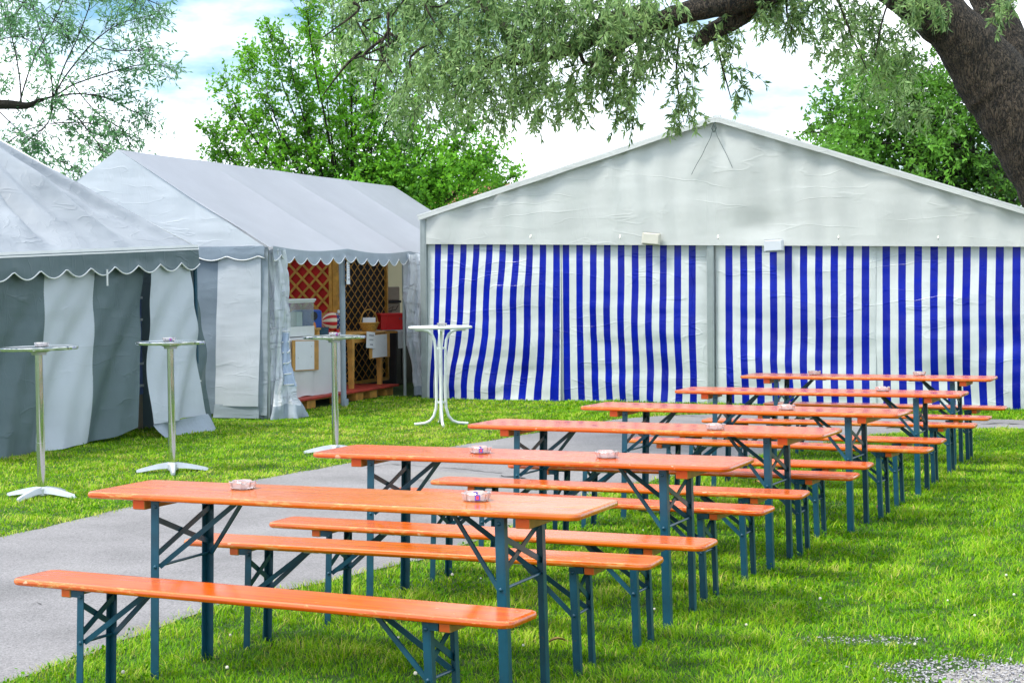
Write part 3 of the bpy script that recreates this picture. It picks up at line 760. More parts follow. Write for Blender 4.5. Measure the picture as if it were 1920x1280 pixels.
def valance(L, per, depth, amp, org, dx, dy, out, zf, seed, mat, parent, ph=0.0, gap=0.0):
    """scalloped strip hanging from the eave with a white piped edge"""
    n = int(L/per*12); mb = MB()
    def pt(u, t):
        zt = zf(u); sc = amp*abs(math.cos(PI*(u/per+ph)))
        zb = zt-depth-sc
        o = .012*wavy(u, t, seed, .8)*t+.012*t
        return (org[0]+dx*u+out[0]*o, org[1]+dy*u+out[1]*o, zt+(zb-zt)*t)
    mb.grid(n, 6, lambda s, t: pt(L*s, t)); o1 = mb.build('valance', mat, parent, smooth=True)
    mb = MB(); mb.tube([Vector(pt(L*k/n, 1.0)) for k in range(n+1)], .0075, 5); mb.build('piping', MAT['piping'], o1, smooth=True)
    return o1
zst = lambda u: EZ+.012-.045*math.sin(PI*((u/2.225) % 1))*(0 < u < LN)
valance(LN, .38, .095, .085, (0,-.075), 1, 0, (0,-1), zst, 3, MAT['pe_hem'], stall)
valance(DP, .42, .12, .05, (-.075,0), 0, 1, (-1,0), lambda u: EZ+.012, 4, MAT['pe_greyblue'], stall, .3)
for u in (0.02, 2.225, 4.45, 6.675, 8.88):
    for w in (.02, DP-.02):
        mb = MB(); mb.tube([(u, w, 0), (u, w, EZ-.02)], .024, 12)
        if w < 1 and u == 2.225:
            mb = MB(); mb.tube([(u,w-.01,0),(u,w-.01,.5),(u+.004,w-.01,1.2),(u,w-.01,EZ-.03)], [.040,.036,.038,.042], 10)
            mb.grid(4, 6, lambda s, t: (u-.06+.12*s, w-.05-.01*math.sin(9*s), .0+.10*t))
        mb.build('post', MAT['pe_hem'] if w < 1 and u == 2.225 else MAT['grey_post'], stall, auto=40)
mb = MB(); mb.tube([(0,DP/2,RZ-.05),(LN,DP/2,RZ-.05)], .022, 8); mb.build('ridge_pole', MAT['grey_post'], stall, auto=40)
# end wall facing the camera: slate panel, white panel with hem, slate strip
def panel(name, w0t, w1t, w0b, w1b, zt, zb, mat, seed, amp=.03, x0=-.03, nx=24, nz=40, kick=0.0, par=None):
    def fn(s, t):
        w = (w0t+(w1t-w0t)*s)*(1-t)+(w0b+(w1b-w0b)*s)*t; z = zt+(zb-zt)*t
        x = x0-kick*t*t-amp*(wavy(w*1.2, z, seed, .5)*.7+.5*wavy(w, z*2.5, seed+3, .6))*(.25+.75*t)
        return (x, w, z)
    mb = MB(); mb.grid(nx, nz, fn); return mb.build(name, mat, par or stall, smooth=True)
panel('end_wall_panel', .62, 1.35, .70, 1.45, EZ, .06, MAT['pe_greyblue'], 21)
panel('end_wall_panel', .06, .64, .12, .72, EZ, .16, MAT['pe_white'], 22, .035, -.04)
panel('end_wall_panel', .12, .72, .12, .74, .18, .015, MAT['pe_hem'], 23, .02, -.05, nz=6)
panel('end_wall_panel', 1.3, 4.0, 1.4, 4.0, EZ, .02, MAT['pe_white'], 24, .03, -.02, nx=60)
panel('end_wall_panel', -.02, .10, .02, .16, EZ, .05, MAT['pe_hem'], 26, .03, -.02, nx=8)
def bundle(name, org, keys, mat, hem_mat, parent, seed, lobes=7, hem_z=.14, film=None):
    """tent wall gathered into a hanging bundle: keys are (z, x, y, rx, ry)"""
    root_bits = []
    def ring(z):
        ks = sorted(keys)
        for (a, b_) in zip(ks[:-1], ks[1:]):
            if a[0] <= z <= b_[0]:
                f = (z-a[0])/(b_[0]-a[0]+1e-9); f = f*f*(3-2*f); return [a[i]+(b_[i]-a[i])*f for i in range(1, 5)]
        return list(ks[-1][1:]) if z > ks[-1][0] else list(ks[0][1:])
    def fn(z, th):
        x, y, rx, ry = ring(z)
        k = 1+.17*math.sin(lobes*th+2.6*math.sin(z*2.3+seed))+.10*math.sin((lobes*2+1)*th-z*5.1+seed)+.24*wavy(math.cos(th)*.9+z*.5, math.sin(th)*.9+z*1.4, seed, .7)+.10*abs(wavy(math.cos(th)*2, math.sin(th)*2+z*4, seed+1, 1.0))
        return (org[0]+x+rx*k*math.cos(th), org[1]+y+ry*k*math.sin(th), z+.012*math.sin(5*th))
    zs0, zs1 = min(k[0] for k in keys), max(k[0] for k in keys)
    n, mz = 96, 70
    for nm, za, zb, mt in ((name, hem_z, zs1, mat), ('hem', zs0, hem_z+.004, hem_mat)):
        mb = MB(); rows = max(3, int(mz*(zb-za)/(zs1-zs0)))
        mb.grid(n, rows, lambda s, t: fn(za+(zb-za)*t, 2*PI*s)); o = mb.build(nm, mt, parent if nm == name else root_bits[0], smooth=True); root_bits.append(o)
    if film:
        mb = MB(); mb.grid(14, 24, lambda s, t: tuple(Vector(fn(film[0]+(film[1]-film[0])*t, film[2]+(film[3]-film[2])*s))+Vector((.006*math.cos(film[2]),.0,0))+Vector((math.cos((film[2]+film[3])/2)*.008, math.sin((film[2]+film[3])/2)*.008, 0))))
        mb.build('window_film', MAT['film'], root_bits[0], smooth=True)
        mb = MB()
        for z in [film[0]+(film[1]-film[0])*k/5 for k in range(6)]:
            pts = [Vector(fn(z+.05*s, film[2]+(film[3]-film[2])*s))+Vector((math.cos((film[2]+film[3])/2)*.016, math.sin((film[2]+film[3])/2)*.016, 0)) for s in (0,.25,.5,.75,1)]
            mb.tube(pts, .009, 5)
        mb.build('window_bar', MAT['piping'], root_bits[0], smooth=True)
    return root_bits[0]
bundle('tied_wall', (.12,-.05,0), [(.0,.12,.03,.26,.235),(.10,.12,.03,.24,.22),(.32,.12,.05,.19,.16),(.75,.14,.05,.15,.11),(1.2,.18,.05,.14,.105),(1.6,.16,.06,.12,.10),(2.06,.10,.10,.12,.12)], MAT['pe_crumpled'], MAT['pe_hem'], stall, 3.0, 6, .17, (.40,1.05,-2.2,-.9))
bundle('tied_wall', (4.42,-.06,0), [(.0,.30,-.20,.24,.18),(.10,.28,-.18,.22,.17),(.35,.22,-.13,.20,.13),(.9,.12,-.07,.20,.115),(1.4,.10,-.06,.20,.115),(1.75,.12,-.07,.18,.11),(2.06,.14,-.06,.22,.10)], MAT['pe_crumpled'], MAT['pe_hem'], stall, 7.0, 5, .13)
def frontw(s, t):
    u = 5.0+3.9*s; return (u, .0+.03*wavy(u, t*2, 31, .5)*(.2+t), EZ*(1-t)+.02)
mb = MB(); mb.grid(60, 16, frontw); mb.build('front_wall', MAT['pe_white'], stall, smooth=True)
def rearw(s, t):
    u = LN*s; return (u, DP-.03+.02*wavy(u, t*2, 32, .5), EZ*(1-t)+.02)
mb = MB(); mb.grid(80, 12, rearw); mb.build('rear_wall', MAT['pe_white'], stall, smooth=True)
def endw(s, t):
    w = DP*s; return (LN+.02*wavy(w, t*2, 33, .5), w, EZ*(1-t)+.02)
mb = MB(); mb.grid(40, 12, endw); mb.build('end_wall_panel', MAT['pe_cream'], stall, smooth=True)

def SP(u, w, z=0.0): return (ST0[0]+.314*u-.949*w, ST0[1]+.949*u+.314*w, z)
def sthing(name, u, w, z, label, cat, group=None, rz=0.0): return empty(name, SP(u, w, z), STA+rz, label, cat, group)

# floor of the stall on pallet blocks
pf = sthing('wooden_platform', 0, 0, 0, 'dark red painted board floor on pallet blocks under the stall', 'platform')
mb = MB()
for k in range(9): mb.box((2.62, .22+.20*k+.095, .135), (4.2, .188, .03), 0, bev=.004)
mb.build('deck', MAT['red_board'], pf)
for u in (.75, 1.75, 2.75, 3.35, 3.85, 4.45):
    mb = MB(); mb.box((u, .33, .058), (.26, .14, .112), 0, bev=.006); mb.build('pallet_block', MAT['bare_wood'], pf)
mb = MB(); mb.box((2.62,.31,.108),(4.1,.04,.02)); mb.build('bearer', MAT['bare_wood'], pf)

# trellises
def trellis(name, p, rz, L, z0, z1, fam, w, t, label, back):
    r = empty(name, p, rz, label, 'trellis')
    mb = MB()
    for ang_dx, step in fam:                                  # (horizontal run per metre of height, spacing along x)
        Hh = z1-z0; run = ang_dx*Hh; x = min(0, -run)
        kk = 0
        while x < max(L, L-run)+.01:
            a, b2 = (x, z0), (x+run, z1)
            if abs(run) > 1e-6:
                f0, f1 = sorted((((0-x)/run), ((L-x)/run))); f0, f1 = max(0, f0), min(1, f1)
            else: f0, f1 = 0, 1
            if f1 > f0+.02:
                yy = -.004 if ang_dx > 0 else -.004-t
                mb.bar((x+run*f0, yy, z0+Hh*f0), (x+run*f1, yy, z0+Hh*f1), w, t, (0,1,0) if False else (0,0,1))
            x += step
    mb.build('lattice', MAT['lath'], r)
    mb = MB(); fw = .05
    for c, d in (((L/2,-.01,z1+.02),(L,.035,fw)), ((L/2,-.01,z0),(L,.035,fw)), ((.02,-.01,(z0+z1)/2),(fw,.04,z1-z0)), ((L-.02,-.01,(z0+z1)/2),(fw,.04,z1-z0))): mb.box(c, d)
    mb.build('frame', MAT['lath'], r)
    mb = MB(); mb.box((L/2,.03,(z0+z1)/2),(L,.012,z1-z0)); mb.build('backing', MAT[back], r)
    return r
trellis('trellis', SP(4.15,2.72), STA-PI/2, 1.70, .15, 2.0, [(1.0,.215),(-1.0,.215)], .034, .010, 'coarse brown lattice panel backed with red, left rear of the stall', 'red_panel')
trellis('trellis', SP(4.20,1.0), STA, 1.95, .15, 2.0, [(1.55,.25),(-1.55,.25)], .015, .006, 'fine brown lattice panel backed with black, right of the red one', 'shade_panel')
tp = sthing('trellis_post', 4.17, .97, .15, 'squared brown post between the two lattice panels', 'post')
mb = MB(); mb.box((0,0,.93),(.085,.085,1.86),0,bev=.006); mb.build('shaft', MAT['lath'], tp)
mb = MB(); mb.lathe([(.0,1.93),(.05,1.88),(.05,1.86),(0,1.86)],4); mb.build('cap', MAT['lath'], tp)

# counter with cloths
ct = sthing('counter_table', 2.2, .72, .15, 'long counter table hidden under white cloths at the stall front', 'table')
mb = MB(); mb.box((0,0,.765),(1.75,.6,.03)); mb.build('tabletop', MAT['table_wood'], ct)
for sx in (-1,1):
    for sy in (-1,1):
        mb = MB(); mb.box((sx*.8,sy*.26,.375),(.05,.05,.75)); mb.build('leg', MAT['table_wood'], ct)
def drape(name, u0, u1, w, zt, zb, seed, label):
    def fn(s, t):
        u = u0+(u1-u0)*s
        if t < .25:
            f = t/.25; return (u, w+.52*(1-f), zt)
        f = (t-.25)/.75
        return (u+.02*f*math.sin(3*s+seed), w-.012-f*.03-.016*f*math.sin(9*s+seed)-.012*f*wavy(u, f, seed, .8), zt+(zb-zt)*f+.008*math.sin(11*s+seed)*f)
    mb = MB(); mb.grid(50, 40, fn)
    o = mb.build(name, MAT['cloth_white'], None, smooth=True); o.location = ST0; o.rotation_euler.z = STA
    return tag(o, label, 'tablecloth', 'white cloths over the counter')
drape('tablecloth', 1.30, 2.12, .40, .936, .16, 1, 'white cloth under the framed price board, left half of the counter')
drape('tablecloth', 2.06, 3.00, .41, .942, .145, 5, 'wide white cloth hanging from the counter, behind the steel bar table')

# display case with contents
dc = sthing('display_case', 1.85, .68, .947, 'glass display case with white base and lid, left on the counter', 'display case')
mb = MB(); mb.box((0,0,.065),(.92,.44,.13),0,bev=.006); mb.build('base', MAT['white_plastic'], dc)
mb = MB(); mb.box((0,0,.480),(.96,.48,.03),0,bev=.006); mb.box((0,0,.455),(.93,.45,.022),0); mb.build('lid', MAT['white_plastic'], dc)
for c, d in (((0,-.215,.288),(.90,.005,.31)),((0,.215,.288),(.90,.005,.31)),((.448,0,.288),(.005,.42,.31)),((-.448,0,.288),(.005,.42,.31))):
    mb = MB(); mb.box(c, d); mb.build('glass_pane', MAT['pane'], dc)
for (u, w, sx, sy, sz, mt, nm, lab, cat) in ((2.08,.62,.17,.10,.19,'white_plastic','storage_box','tall pale box standing in the glass case','box'),(2.20,.72,.10,.12,.10,'paper','paper_stack','stack of white paper at the right end of the glass case','paper'),(1.72,.66,.16,.16,.07,'cream_plastic','storage_box','low cream box lying in the glass case','box')):
    r = sthing(nm, u, w, 1.078, lab, cat); mb = MB(); mb.box((0,0,sz/2),(sx,sy,sz),0,bev=.006); mb.build('body', MAT[mt], r); mb = MB(); mb.box((0,0,sz-.012),(sx+.006,sy+.006,.02),0,bev=.003); mb.build('lid', MAT[mt], r)
bx = sthing('plastic_box', 2.62, .72, .947, 'blue plastic box with round black hole and orange spot, beside the glass case', 'box', None, -.5)
mb = MB(); mb.box((0,0,.17),(.34,.26,.34),0,bev=.02); mb.build('body', MAT['blue_plastic'], bx, auto=40)
Rf = Matrix.Rotation(PI/2,3,'X')
mb = MB(); mb.lathe([(.0,.002),(.055,.002),(.058,.0),(.062,-.002)],24,(.03,-.131,.255),0,Rf); mb.build('hole', MAT['black'], bx)
mb = MB(); mb.lathe([(.0,.003),(.02,.003),(.03,.0)],20,(.03,-.131,.11),0,Rf@Matrix.Diagonal((1,2.1,1)).to_3x3()); mb.build('sticker', MAT['orange_paint'], bx)
bx = sthing('cash_box', 2.60, .50, .947, 'small dark teal box before the blue plastic box', 'box')
mb = MB(); mb.box((0,0,.045),(.26,.12,.09),0,bev=.01); mb.build('body', MAT['teal_plastic'], bx, auto=40)
mb = MB(); mb.box((0,0,.094),(.27,.13,.014),0,bev=.004); mb.build('lid', MAT['teal_plastic'], bx, auto=40)
bx = sthing('wooden_block', 2.36, .47, .947, 'small orange wooden block right of the glass case', 'block')
mb = MB(); mb.box((0,0,.035),(.035,.10,.07)); mb.box((0,0,.085),(.12,.11,.03),0,bev=.006); mb.build('body', MAT['table_wood'], bx)

# round striped figure
fg = sthing('striped_ball', 3.22, .62, .945, 'red and cream striped ball with starry navy end and red feet on the counter', 'ornament', None, -.9)
V = []; Fc = []; Mi = []; nu, nv = 48, 28; Rr = .135
mbb = MB(); mbn = MB()
def bp(i, j):
    th = 2*PI*i/nu; ph = PI*j/nv; return (-Rr*1.08*math.cos(ph), Rr*math.sin(ph)*math.cos(th), .165+Rr*math.sin(ph)*math.sin(th))
for j in range(nv):
    for i in range(nu):
        q = [bp(i,j),bp(i+1,j),bp(i+1,j+1),bp(i,j+1)]
        if j < 17: mbb.add(q, [(0,1,2,3)], 0 if (i//3)%2 else 1)
        else: mbn.add(q, [(0,1,2,3)], 0)
mbb.build('striped_shell', [MAT['cream'], MAT['red_paint']], fg, smooth=True)
o = mbn.build('navy_end', MAT['navy'], fg, smooth=True)
mb = MB()
for j in (18,20,22):
    for i in range(0,nu,5):
        p = Vector(bp(i+(j%4), j)); nrm = (p-Vector((0,0,.165))).normalized(); Rs = nrm.to_track_quat('Z','Y').to_matrix(); mb.lathe([(0,.003),(.008,.002),(.010,0)],5,p,0,Rs)
mb.build('star', MAT['paper'], o)
for sx, sy in ((-.07,-.05),(-.07,.05),(.07,-.05),(.07,.05)):
    mb = MB(); mb.lathe([(0,0),(.03,0),(.034,.02),(.026,.05),(0,.06)],12,(sx,sy,0)); mb.build('foot', MAT['red_paint'], fg, smooth=True)
mb = MB(); mb.box((.10,0,.30),(.03,.05,.05),0,bev=.008); mb.build('knob', MAT['white_plastic'], fg)

# wooden table
wt = sthing('wooden_table', 3.9, .78, .15, 'honey coloured wooden table behind the tent pole in the stall', 'table')
mb = MB(); mb.box((0,0,.775),(1.56,.75,.035),0,bev=.008); mb.build('tabletop', MAT['table_wood'], wt, auto=40)
for sx in (-.34,.70):
    for sy in (-.30,.30):
        mb = MB(); V = [(sx+a*w_, sy+b_*w_, z) for z, w_ in ((0,.030),(.72,.042)) for a, b_ in ((-1,-1),(1,-1),(1,1),(-1,1))]
        mb.add(V, [(3,2,1,0),(4,5,6,7),(0,1,5,4),(1,2,6,5),(2,3,7,6),(3,0,4,7)]); mb.build('leg', MAT['table_wood'], wt)
mb = MB(); mb.box((.18,-.30,.70),(.98,.03,.11)); mb.box((.18,.30,.70),(.98,.03,.11)); mb.box((-.34,0,.70),(.03,.54,.11)); mb.box((.70,0,.70),(.03,.54,.11)); mb.build('apron', MAT['table_wood'], wt)
def sign(name, u, w, z, W, Hh, tilt, label, frame, lines, seed, px=1.0):
    r = sthing(name, u, w, z, label, 'sign')
    r.rotation_euler = (0, tilt, STA)
    if frame:
        mb = MB(); mb.box((0,.006,0),(W,.012,Hh)); mb.build('board', MAT['table_wood'], r)
        mb = MB(); mb.box((frame*W*.5,-.004,0),(W*.72,.003,Hh*.94)); mb.build('sheet', MAT['paper'], r)
        mb = MB()
        for sx, sz in ((.25,.3),(.25,-.05),(-.26,-.08)): mb.lathe([(0,.004),(.007,.002),(.008,0)],8,(frame*W*.5+W*sx,-.006,Hh*sz),0,Matrix.Rotation(PI/2,3,'X'))
        mb.build('pin', MAT['zinc'], r)
    else:
        mb = MB(); mb.grid(6, 8, lambda s, t: (W*(s-.5), -.006-.006*math.sin(3*s+2*t), Hh*(t-.5))); mb.build('sheet', MAT['paper'], r, smooth=True)
    if lines:
        rr = random.Random(seed); mb = MB()
        for (zz, hh, wid) in lines:
            x = -W*wid/2
            while x < W*wid/2:
                l = rr.uniform(.006,.016)*px; mb.box((x+l/2, -.0165, Hh*zz), (l*.8, .001, hh*rr.uniform(.7,1))); x += l+.003
        mb.build('writing', MAT['ink'], r)
    return r
sign('price_board', 1.78, .345, .70, .80, .40, .03, 'white sheet on a brown wooden board hung before the counter cloth', -.10, None, 1)
sign('price_board', 4.42, .395, .725, .76, .35, .0, 'white sheet pinned on a yellow board on the front of the wooden table', -.04, None, 2)
sign('paper_sign', 4.02, .375, .825, .34, .235, .06, 'white paper with a few printed words on the corner of the wooden table', 0, [(.28,.016,.5),(.02,.012,.45),(-.28,.018,.28)], 3, 1.2)
sign('paper_sign', 2.225, -.075, 1.78, .12, .30, .0, 'narrow white paper with printed lines on the tent pole', 0, [(.38,.006,.7),(.28,.006,.6),(.18,.006,.75),(.08,.006,.65),(-.02,.006,.7),(-.12,.006,.6),(-.28,.014,.6)], 4, .6)

# basket with card
bk = sthing('wicker_basket', 4.32, .52, .944, 'round wicker basket with tall hoop handle, holding a white card', 'basket')
mb = MB()
def bas(s, t):
    th = 2*PI*s; r_ = .095+.05*t+.004*math.sin(40*th)*(1 if int(t*9)%2 else -1)
    return (r_*math.cos(th), r_*math.sin(th), .002+.115*t)
mb.grid(120, 9, bas); mb.lathe([(0,.004),(.095,.004)],40); mb.build('bowl', MAT['wicker'], bk, smooth=True)
mb = MB(); mb.tube([(.147*math.cos(2*PI*k/40),.147*math.sin(2*PI*k/40),.12) for k in range(41)], .010, 8); mb.build('rim', MAT['wicker'], bk, smooth=True)
mb = MB(); mb.tube([(.135*math.cos(PI*k/24),-.0,.10+.215*math.sin(PI*k/24)) for k in range(25)], .009, 8); o = mb.build('handle', MAT['wicker'], bk, smooth=True); o.rotation_euler.z = -.75
cd = empty('menu_card', (SP(4.27,.50)[0], SP(4.27,.50)[1], 1.01), -.1, 'white card standing in the wicker basket', 'card'); cd.rotation_euler = (-.15,0,-.1)
mb = MB(); mb.box((0,0,.06),(.19,.004,.15),0); mb.build('sheet', MAT['paper'], cd)
# second table with cloth and crate, boxes behind
t2 = sthing('side_table', 5.60, .78, .12, 'table with a short white cloth carrying the red crate', 'table')
mb = MB(); mb.box((0,0,.79),(1.10,.8,.03)); mb.build('tabletop', MAT['table_wood'], t2)
for sx in (-.5,.5):
    for sy in (-.35,.35):
        mb = MB(); mb.box((sx,sy,.388),(.04,.04,.775)); mb.build('leg', MAT['black'], t2)
def cl2(s, t):
    u = 5.02+1.18*s
    if t < .4: return (u, .36+.84*(1-t/.4), .932)
    f = (t-.4)/.6; return (u, .352-.02*f*math.sin(8*s), .932-f*(.27-.17*s+.02*math.sin(9*s)))
mb = MB(); mb.grid(40, 24, cl2); o = mb.build('tablecloth', MAT['cloth_white'], None, smooth=True); o.location = ST0; o.rotation_euler.z = STA; tag(o, 'short white cloth under the red crate', 'tablecloth')
cp_ = SP(5.50,.62); ck = empty('plastic_crate', (cp_[0]+.07, cp_[1], .938), .28, 'open red plastic crate behind the wicker basket', 'crate')
mb = MB(); X, Y, Z = .60, .40, .23
for c, d in (((0,-Y/2,Z/2),(X,.012,Z)),((0,Y/2,Z/2),(X,.012,Z)),((-X/2,0,Z/2),(.012,Y,Z)),((X/2,0,Z/2),(.012,Y,Z)),((0,0,.006),(X,Y,.012))): mb.box(c, d)
for x in (-.2,0,.2): mb.box((x,-Y/2-.01,Z/2),(.014,.012,Z*.95))
for y in (-.1,.1): mb.box((X/2+.01,y,Z/2),(.012,.014,Z*.95))
mb.build('body', MAT['red_plastic'], ck)
mb = MB()
for c, d in (((0,-Y/2-.012,Z),(X+.04,.03,.03)),((0,Y/2+.012,Z),(X+.04,.03,.03)),((-X/2-.012,0,Z),(.03,Y,.03)),((X/2+.012,0,Z),(.03,Y,.03))): mb.box(c, d, 0, bev=.006)
mb.build('rim', MAT['red_plastic'], ck)
mb = MB()
rr = random.Random(3); x = -.02
while x < .24:
    l = rr.uniform(.012,.022)
    if not .12 < x < .17: mb.box((x, -Y/2-.0085, .165), (l*.8, .005, .026*rr.uniform(.7,1)))
    x += l+.004
mb.build('lettering', MAT['ink'], ck)
cb = sthing('cupboard', 7.0, 1.28, .02, 'dark low cupboard in the shade behind the red crate', 'cupboard')
mb = MB(); mb.box((0,0,.55),(.8,.5,1.1),0,bev=.01); mb.build('body', MAT['black'], cb); mb = MB(); mb.box((0,-.255,.55),(.36,.014,.95)); mb.build('door', MAT['black'], cb)
b1 = sthing('cardboard_box', 6.9, 1.28, 1.123, 'pale box with a black scribble, under the brown box', 'box', None, -1.0)
mb = MB(); mb.box((0,0,.10),(.34,.26,.20),0,bev=.008); mb.build('body', MAT['card'], b1)
mb = MB(); mb.tube([(-.12,-.131,.14),(-.02,-.131,.10),(.06,-.131,.15),(.02,-.131,.05),(-.06,-.131,.06),(.10,-.131,.09),(.14,-.131,.16)], .006, 5); mb.build('scribble', MAT['black'], b1)
b2 = sthing('cardboard_box', 6.9, 1.28, 1.325, 'grey brown box on top of the pale scribbled box', 'box', None, -1.0)
mb = MB(); mb.box((0,0,.02),(.38,.30,.04),0,bev=.004); mb.build('lid', MAT['black'], b2); mb = MB(); mb.box((0,0,.15),(.33,.25,.22),0,bev=.01); mb.build('body', MAT['card'], b2)

# ------------------------------------------------------------------ slate and white pavilion at the left (local x towards its right corner, y inwards)
pav = empty('pavilion', (-3.61,19.33,0), math.atan2(.918,.396), 'small pavilion with peaked grey white roof and slate and white striped walls', 'tent')
def pz(u): return 2.062+.0385*max(u, -4.2)
W1, D1 = -4.1, 3.0
apR, apL = Vector((-1.47,1.5,3.25)), Vector((-2.65,1.5,3.25))
def hip(e0, e1, a0, a1, seed, name='roof_panel', out=(0,-1)):
    def fn(s, t):
        e = e0.lerp(e1, s); a = a0.lerp(a1, s); p = e.lerp(a, t)
        fold = .110*(math.sin(21*s+2*math.sin(3*s+seed))+.6*math.sin(37*s+seed))*math.sin(PI*t)**.7*t**.3*(1 if s > .02 and s < .98 else 0)
        fold += .018*wavy(p.x+seed, p.y+p.z, seed, .9)*math.sin(PI*t)
        edge = min(1, min(s, 1-s)*12)
        sag = -.10*math.sin(PI*t)*math.sin(PI*s)**.5
        return (p.x+out[0]*fold*edge, p.y+out[1]*fold*edge, p.z+sag*.6+fold*.5*edge)
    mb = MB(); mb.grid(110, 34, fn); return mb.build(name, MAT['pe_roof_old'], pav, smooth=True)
c00, c10 = Vector((0.03,-.05,pz(0))), Vector((W1,-.05,pz(W1))); c01, c11 = Vector((.03,D1,pz(0))), Vector((W1,D1,pz(W1)))
hip(c10, c00, apL, apR, 1.0); hip(c00, c01, apR, apR, 2.0, out=(1,0)); hip(c01, c11, apR, apL, 3.0, out=(0,1)); hip(c11, c10, apL, apL, 4.0, out=(-1,0))
mb = MB(); mb.tube([c00, apR.lerp(c00,.5)+Vector((0,0,-.03)), apR], .012, 6); mb.build('ridge_seam', MAT['piping'], pav, smooth=True)
mb = MB(); mb.grid(60, 2, lambda s, t: (W1+(.04-W1)*s, -.062-.012*t, pz(W1+(0-W1)*s)+.03-.055*t)); mb.build('eave_band', MAT['piping'], pav, smooth=True)
valance(-W1+.03, .40, .165, .085, (W1,-.07), 1, 0, (0,-1), lambda u: pz(W1+u), 13, MAT['pe_grey'], pav, .1)
valance(D1, .40, .14, .05, (.05,-.05), 0, 1, (1,0), lambda u: pz(0), 14, MAT['pe_grey'], pav)
def pwall(name, t0, t1, b0, b1, mat, seed, zb0, zb1, y0=0.0, kick=.05, nx=40, lift=None, ztop=.0, zoff=0.0, trun=0.0):
    def fn(s, t):
        ut = t0+(t1-t0)*s; ub = b0+(b1-b0)*s; e = t**1.15
        u = ut+(ub-ut)*e
        zt = pz(ut)-.02+ztop; zb = zb0+(zb1-zb0)*(s if lift is None else s**lift); z = zt+(zb-zt)*t
        diag = .045*math.sin(6.5*(u-.55*z)+seed)*t**.8+.02*wavy(u, z, seed, .8)*(.2+t)+.022*math.sin(14*(u-.62*z)+seed*2+2*math.sin(2*z))*t**.7
        return (u, y0-kick*t*t+diag, z)
    mb = MB(); mb.grid(nx, 60, fn); return mb.build(name, mat, pav, smooth=True)
pwall('wall_panel', -4.1, -2.572, -4.2, -2.75, MAT['pe_grey'], 1.0, .0, .0, nx=60)
pwall('wall_panel', -2.575, -1.756, -2.752, -1.985, MAT['pe_white'], 1.0, .0, .03)
pwall('wall_panel', -1.76, -.884, -1.99, -1.20, MAT['pe_grey'], 1.0, .03, .13, lift=2.2)
fl = pwall('wall_flap', -.86, -.13, -1.05, .015, MAT['pe_white'], 4.0, .15, .17, y0=-.05, kick=.12)
hb = pwall('wall_flap', -1.04, .015, -1.0, .10, MAT['pe_hem'], 6.0, .0, .0, y0=-.17, kick=.07, ztop=-1.86, nx=40)
pwall('wall_panel', -.13, .05, .03, .34, MAT['pe_grey'], 7.0, .0, .03, y0=.0, kick=.03, nx=16)
mb = MB(); mb.tube([(.02,-.03,0),(.02,-.03,pz(0)-.05)], .022, 12); mb.build('post', MAT['teal'], pav, auto=40)
mb = MB(); mb.tube([(-.03,-.075,.55),(.02,-.08,.555),(.06,-.055,.55)], .008, 6); mb.build('tie', MAT['piping'], pav)
mb = MB(); mb.tube([(-1.70,-.10,pz(-1.7)-.19),(-1.70,-.10,pz(-1.7)-.36)], .010, 6); mb.build('tie', MAT['piping'], pav)
for u in (W1, -2.05):
    for w in (0.03, D1-.03):
        if u == -2.05 and w < 1: continue
        mb = MB(); mb.tube([(u,w,0),(u,w,1.9)], .022, 10); mb.build('post', MAT['grey_post'], pav)
def inner(s, t):
    u = -1.6+1.5*s; return (u, .62+.01*wavy(u, t, 4, .7), 1.85-1.45*t)
mb = MB(); mb.grid(12, 12, inner); iw = mb.build('window_panel', MAT['window_blue'], pav, smooth=True)
mb = MB()
for k in range(6): mb.box((-.85,.61,1.75-.25*k),(1.5,.006,.028))
for k in range(7): mb.box((-1.55+.22*k,.608,1.2),(.024,.006,1.2))
mb.build('window_bar', MAT['piping'], iw)
mb = MB(); mb.box((-.85,.64,.22),(1.5,.02,.44)); mb.build('lower_board', MAT['card'], pav)
for nm, fn in (('a', lambda s, t: (W1+.02*wavy(s*3,t*2,5,.5), D1*s, pz(W1)*(1-t))), ('b', lambda s, t: (W1*s, D1-.02+.02*wavy(s*4,t*2,6,.5), 1.9*(1-t))), ('c', lambda s, t: (.02+.02*wavy(s*3,t*2,7,.5), .25+(D1-.25)*s, pz(0)*(1-t)))):
    mb = MB(); mb.grid(40, 12, fn); mb.build('wall_panel', MAT['pe_grey'], pav, smooth=True)
# ------------------------------------------------------------------ foliage tools
def np_mesh(name, V, Fq, mat, parent=None, tint=None, smooth=False):
    me = bpy.data.meshes.new(name); nv, nf = len(V), len(Fq); k = Fq.shape[1]
    me.vertices.add(nv); me.vertices.foreach_set('co', np.ascontiguousarray(V, dtype=np.float32).ravel())
    me.loops.add(nf*k); me.loops.foreach_set('vertex_index', np.ascontiguousarray(Fq, dtype=np.int32).ravel())
    me.polygons.add(nf); me.polygons.foreach_set('loop_start', np.arange(0, nf*k, k, dtype=np.int32))
    if tint is not None:
        a = me.attributes.new('tint', 'FLOAT', 'POINT'); a.data.foreach_set('value', np.ascontiguousarray(tint, dtype=np.float32))
    me.materials.append(mat); me.update(calc_edges=True)
    if smooth: me.polygons.foreach_set('use_smooth', [True]*nf)
    o = bpy.data.objects.new(name, me); col.objects.link(o)
    if parent: o.parent = parent
    return o
def nrm(a): return a/np.maximum(np.linalg.norm(a, axis=-1, keepdims=True), 1e-9)
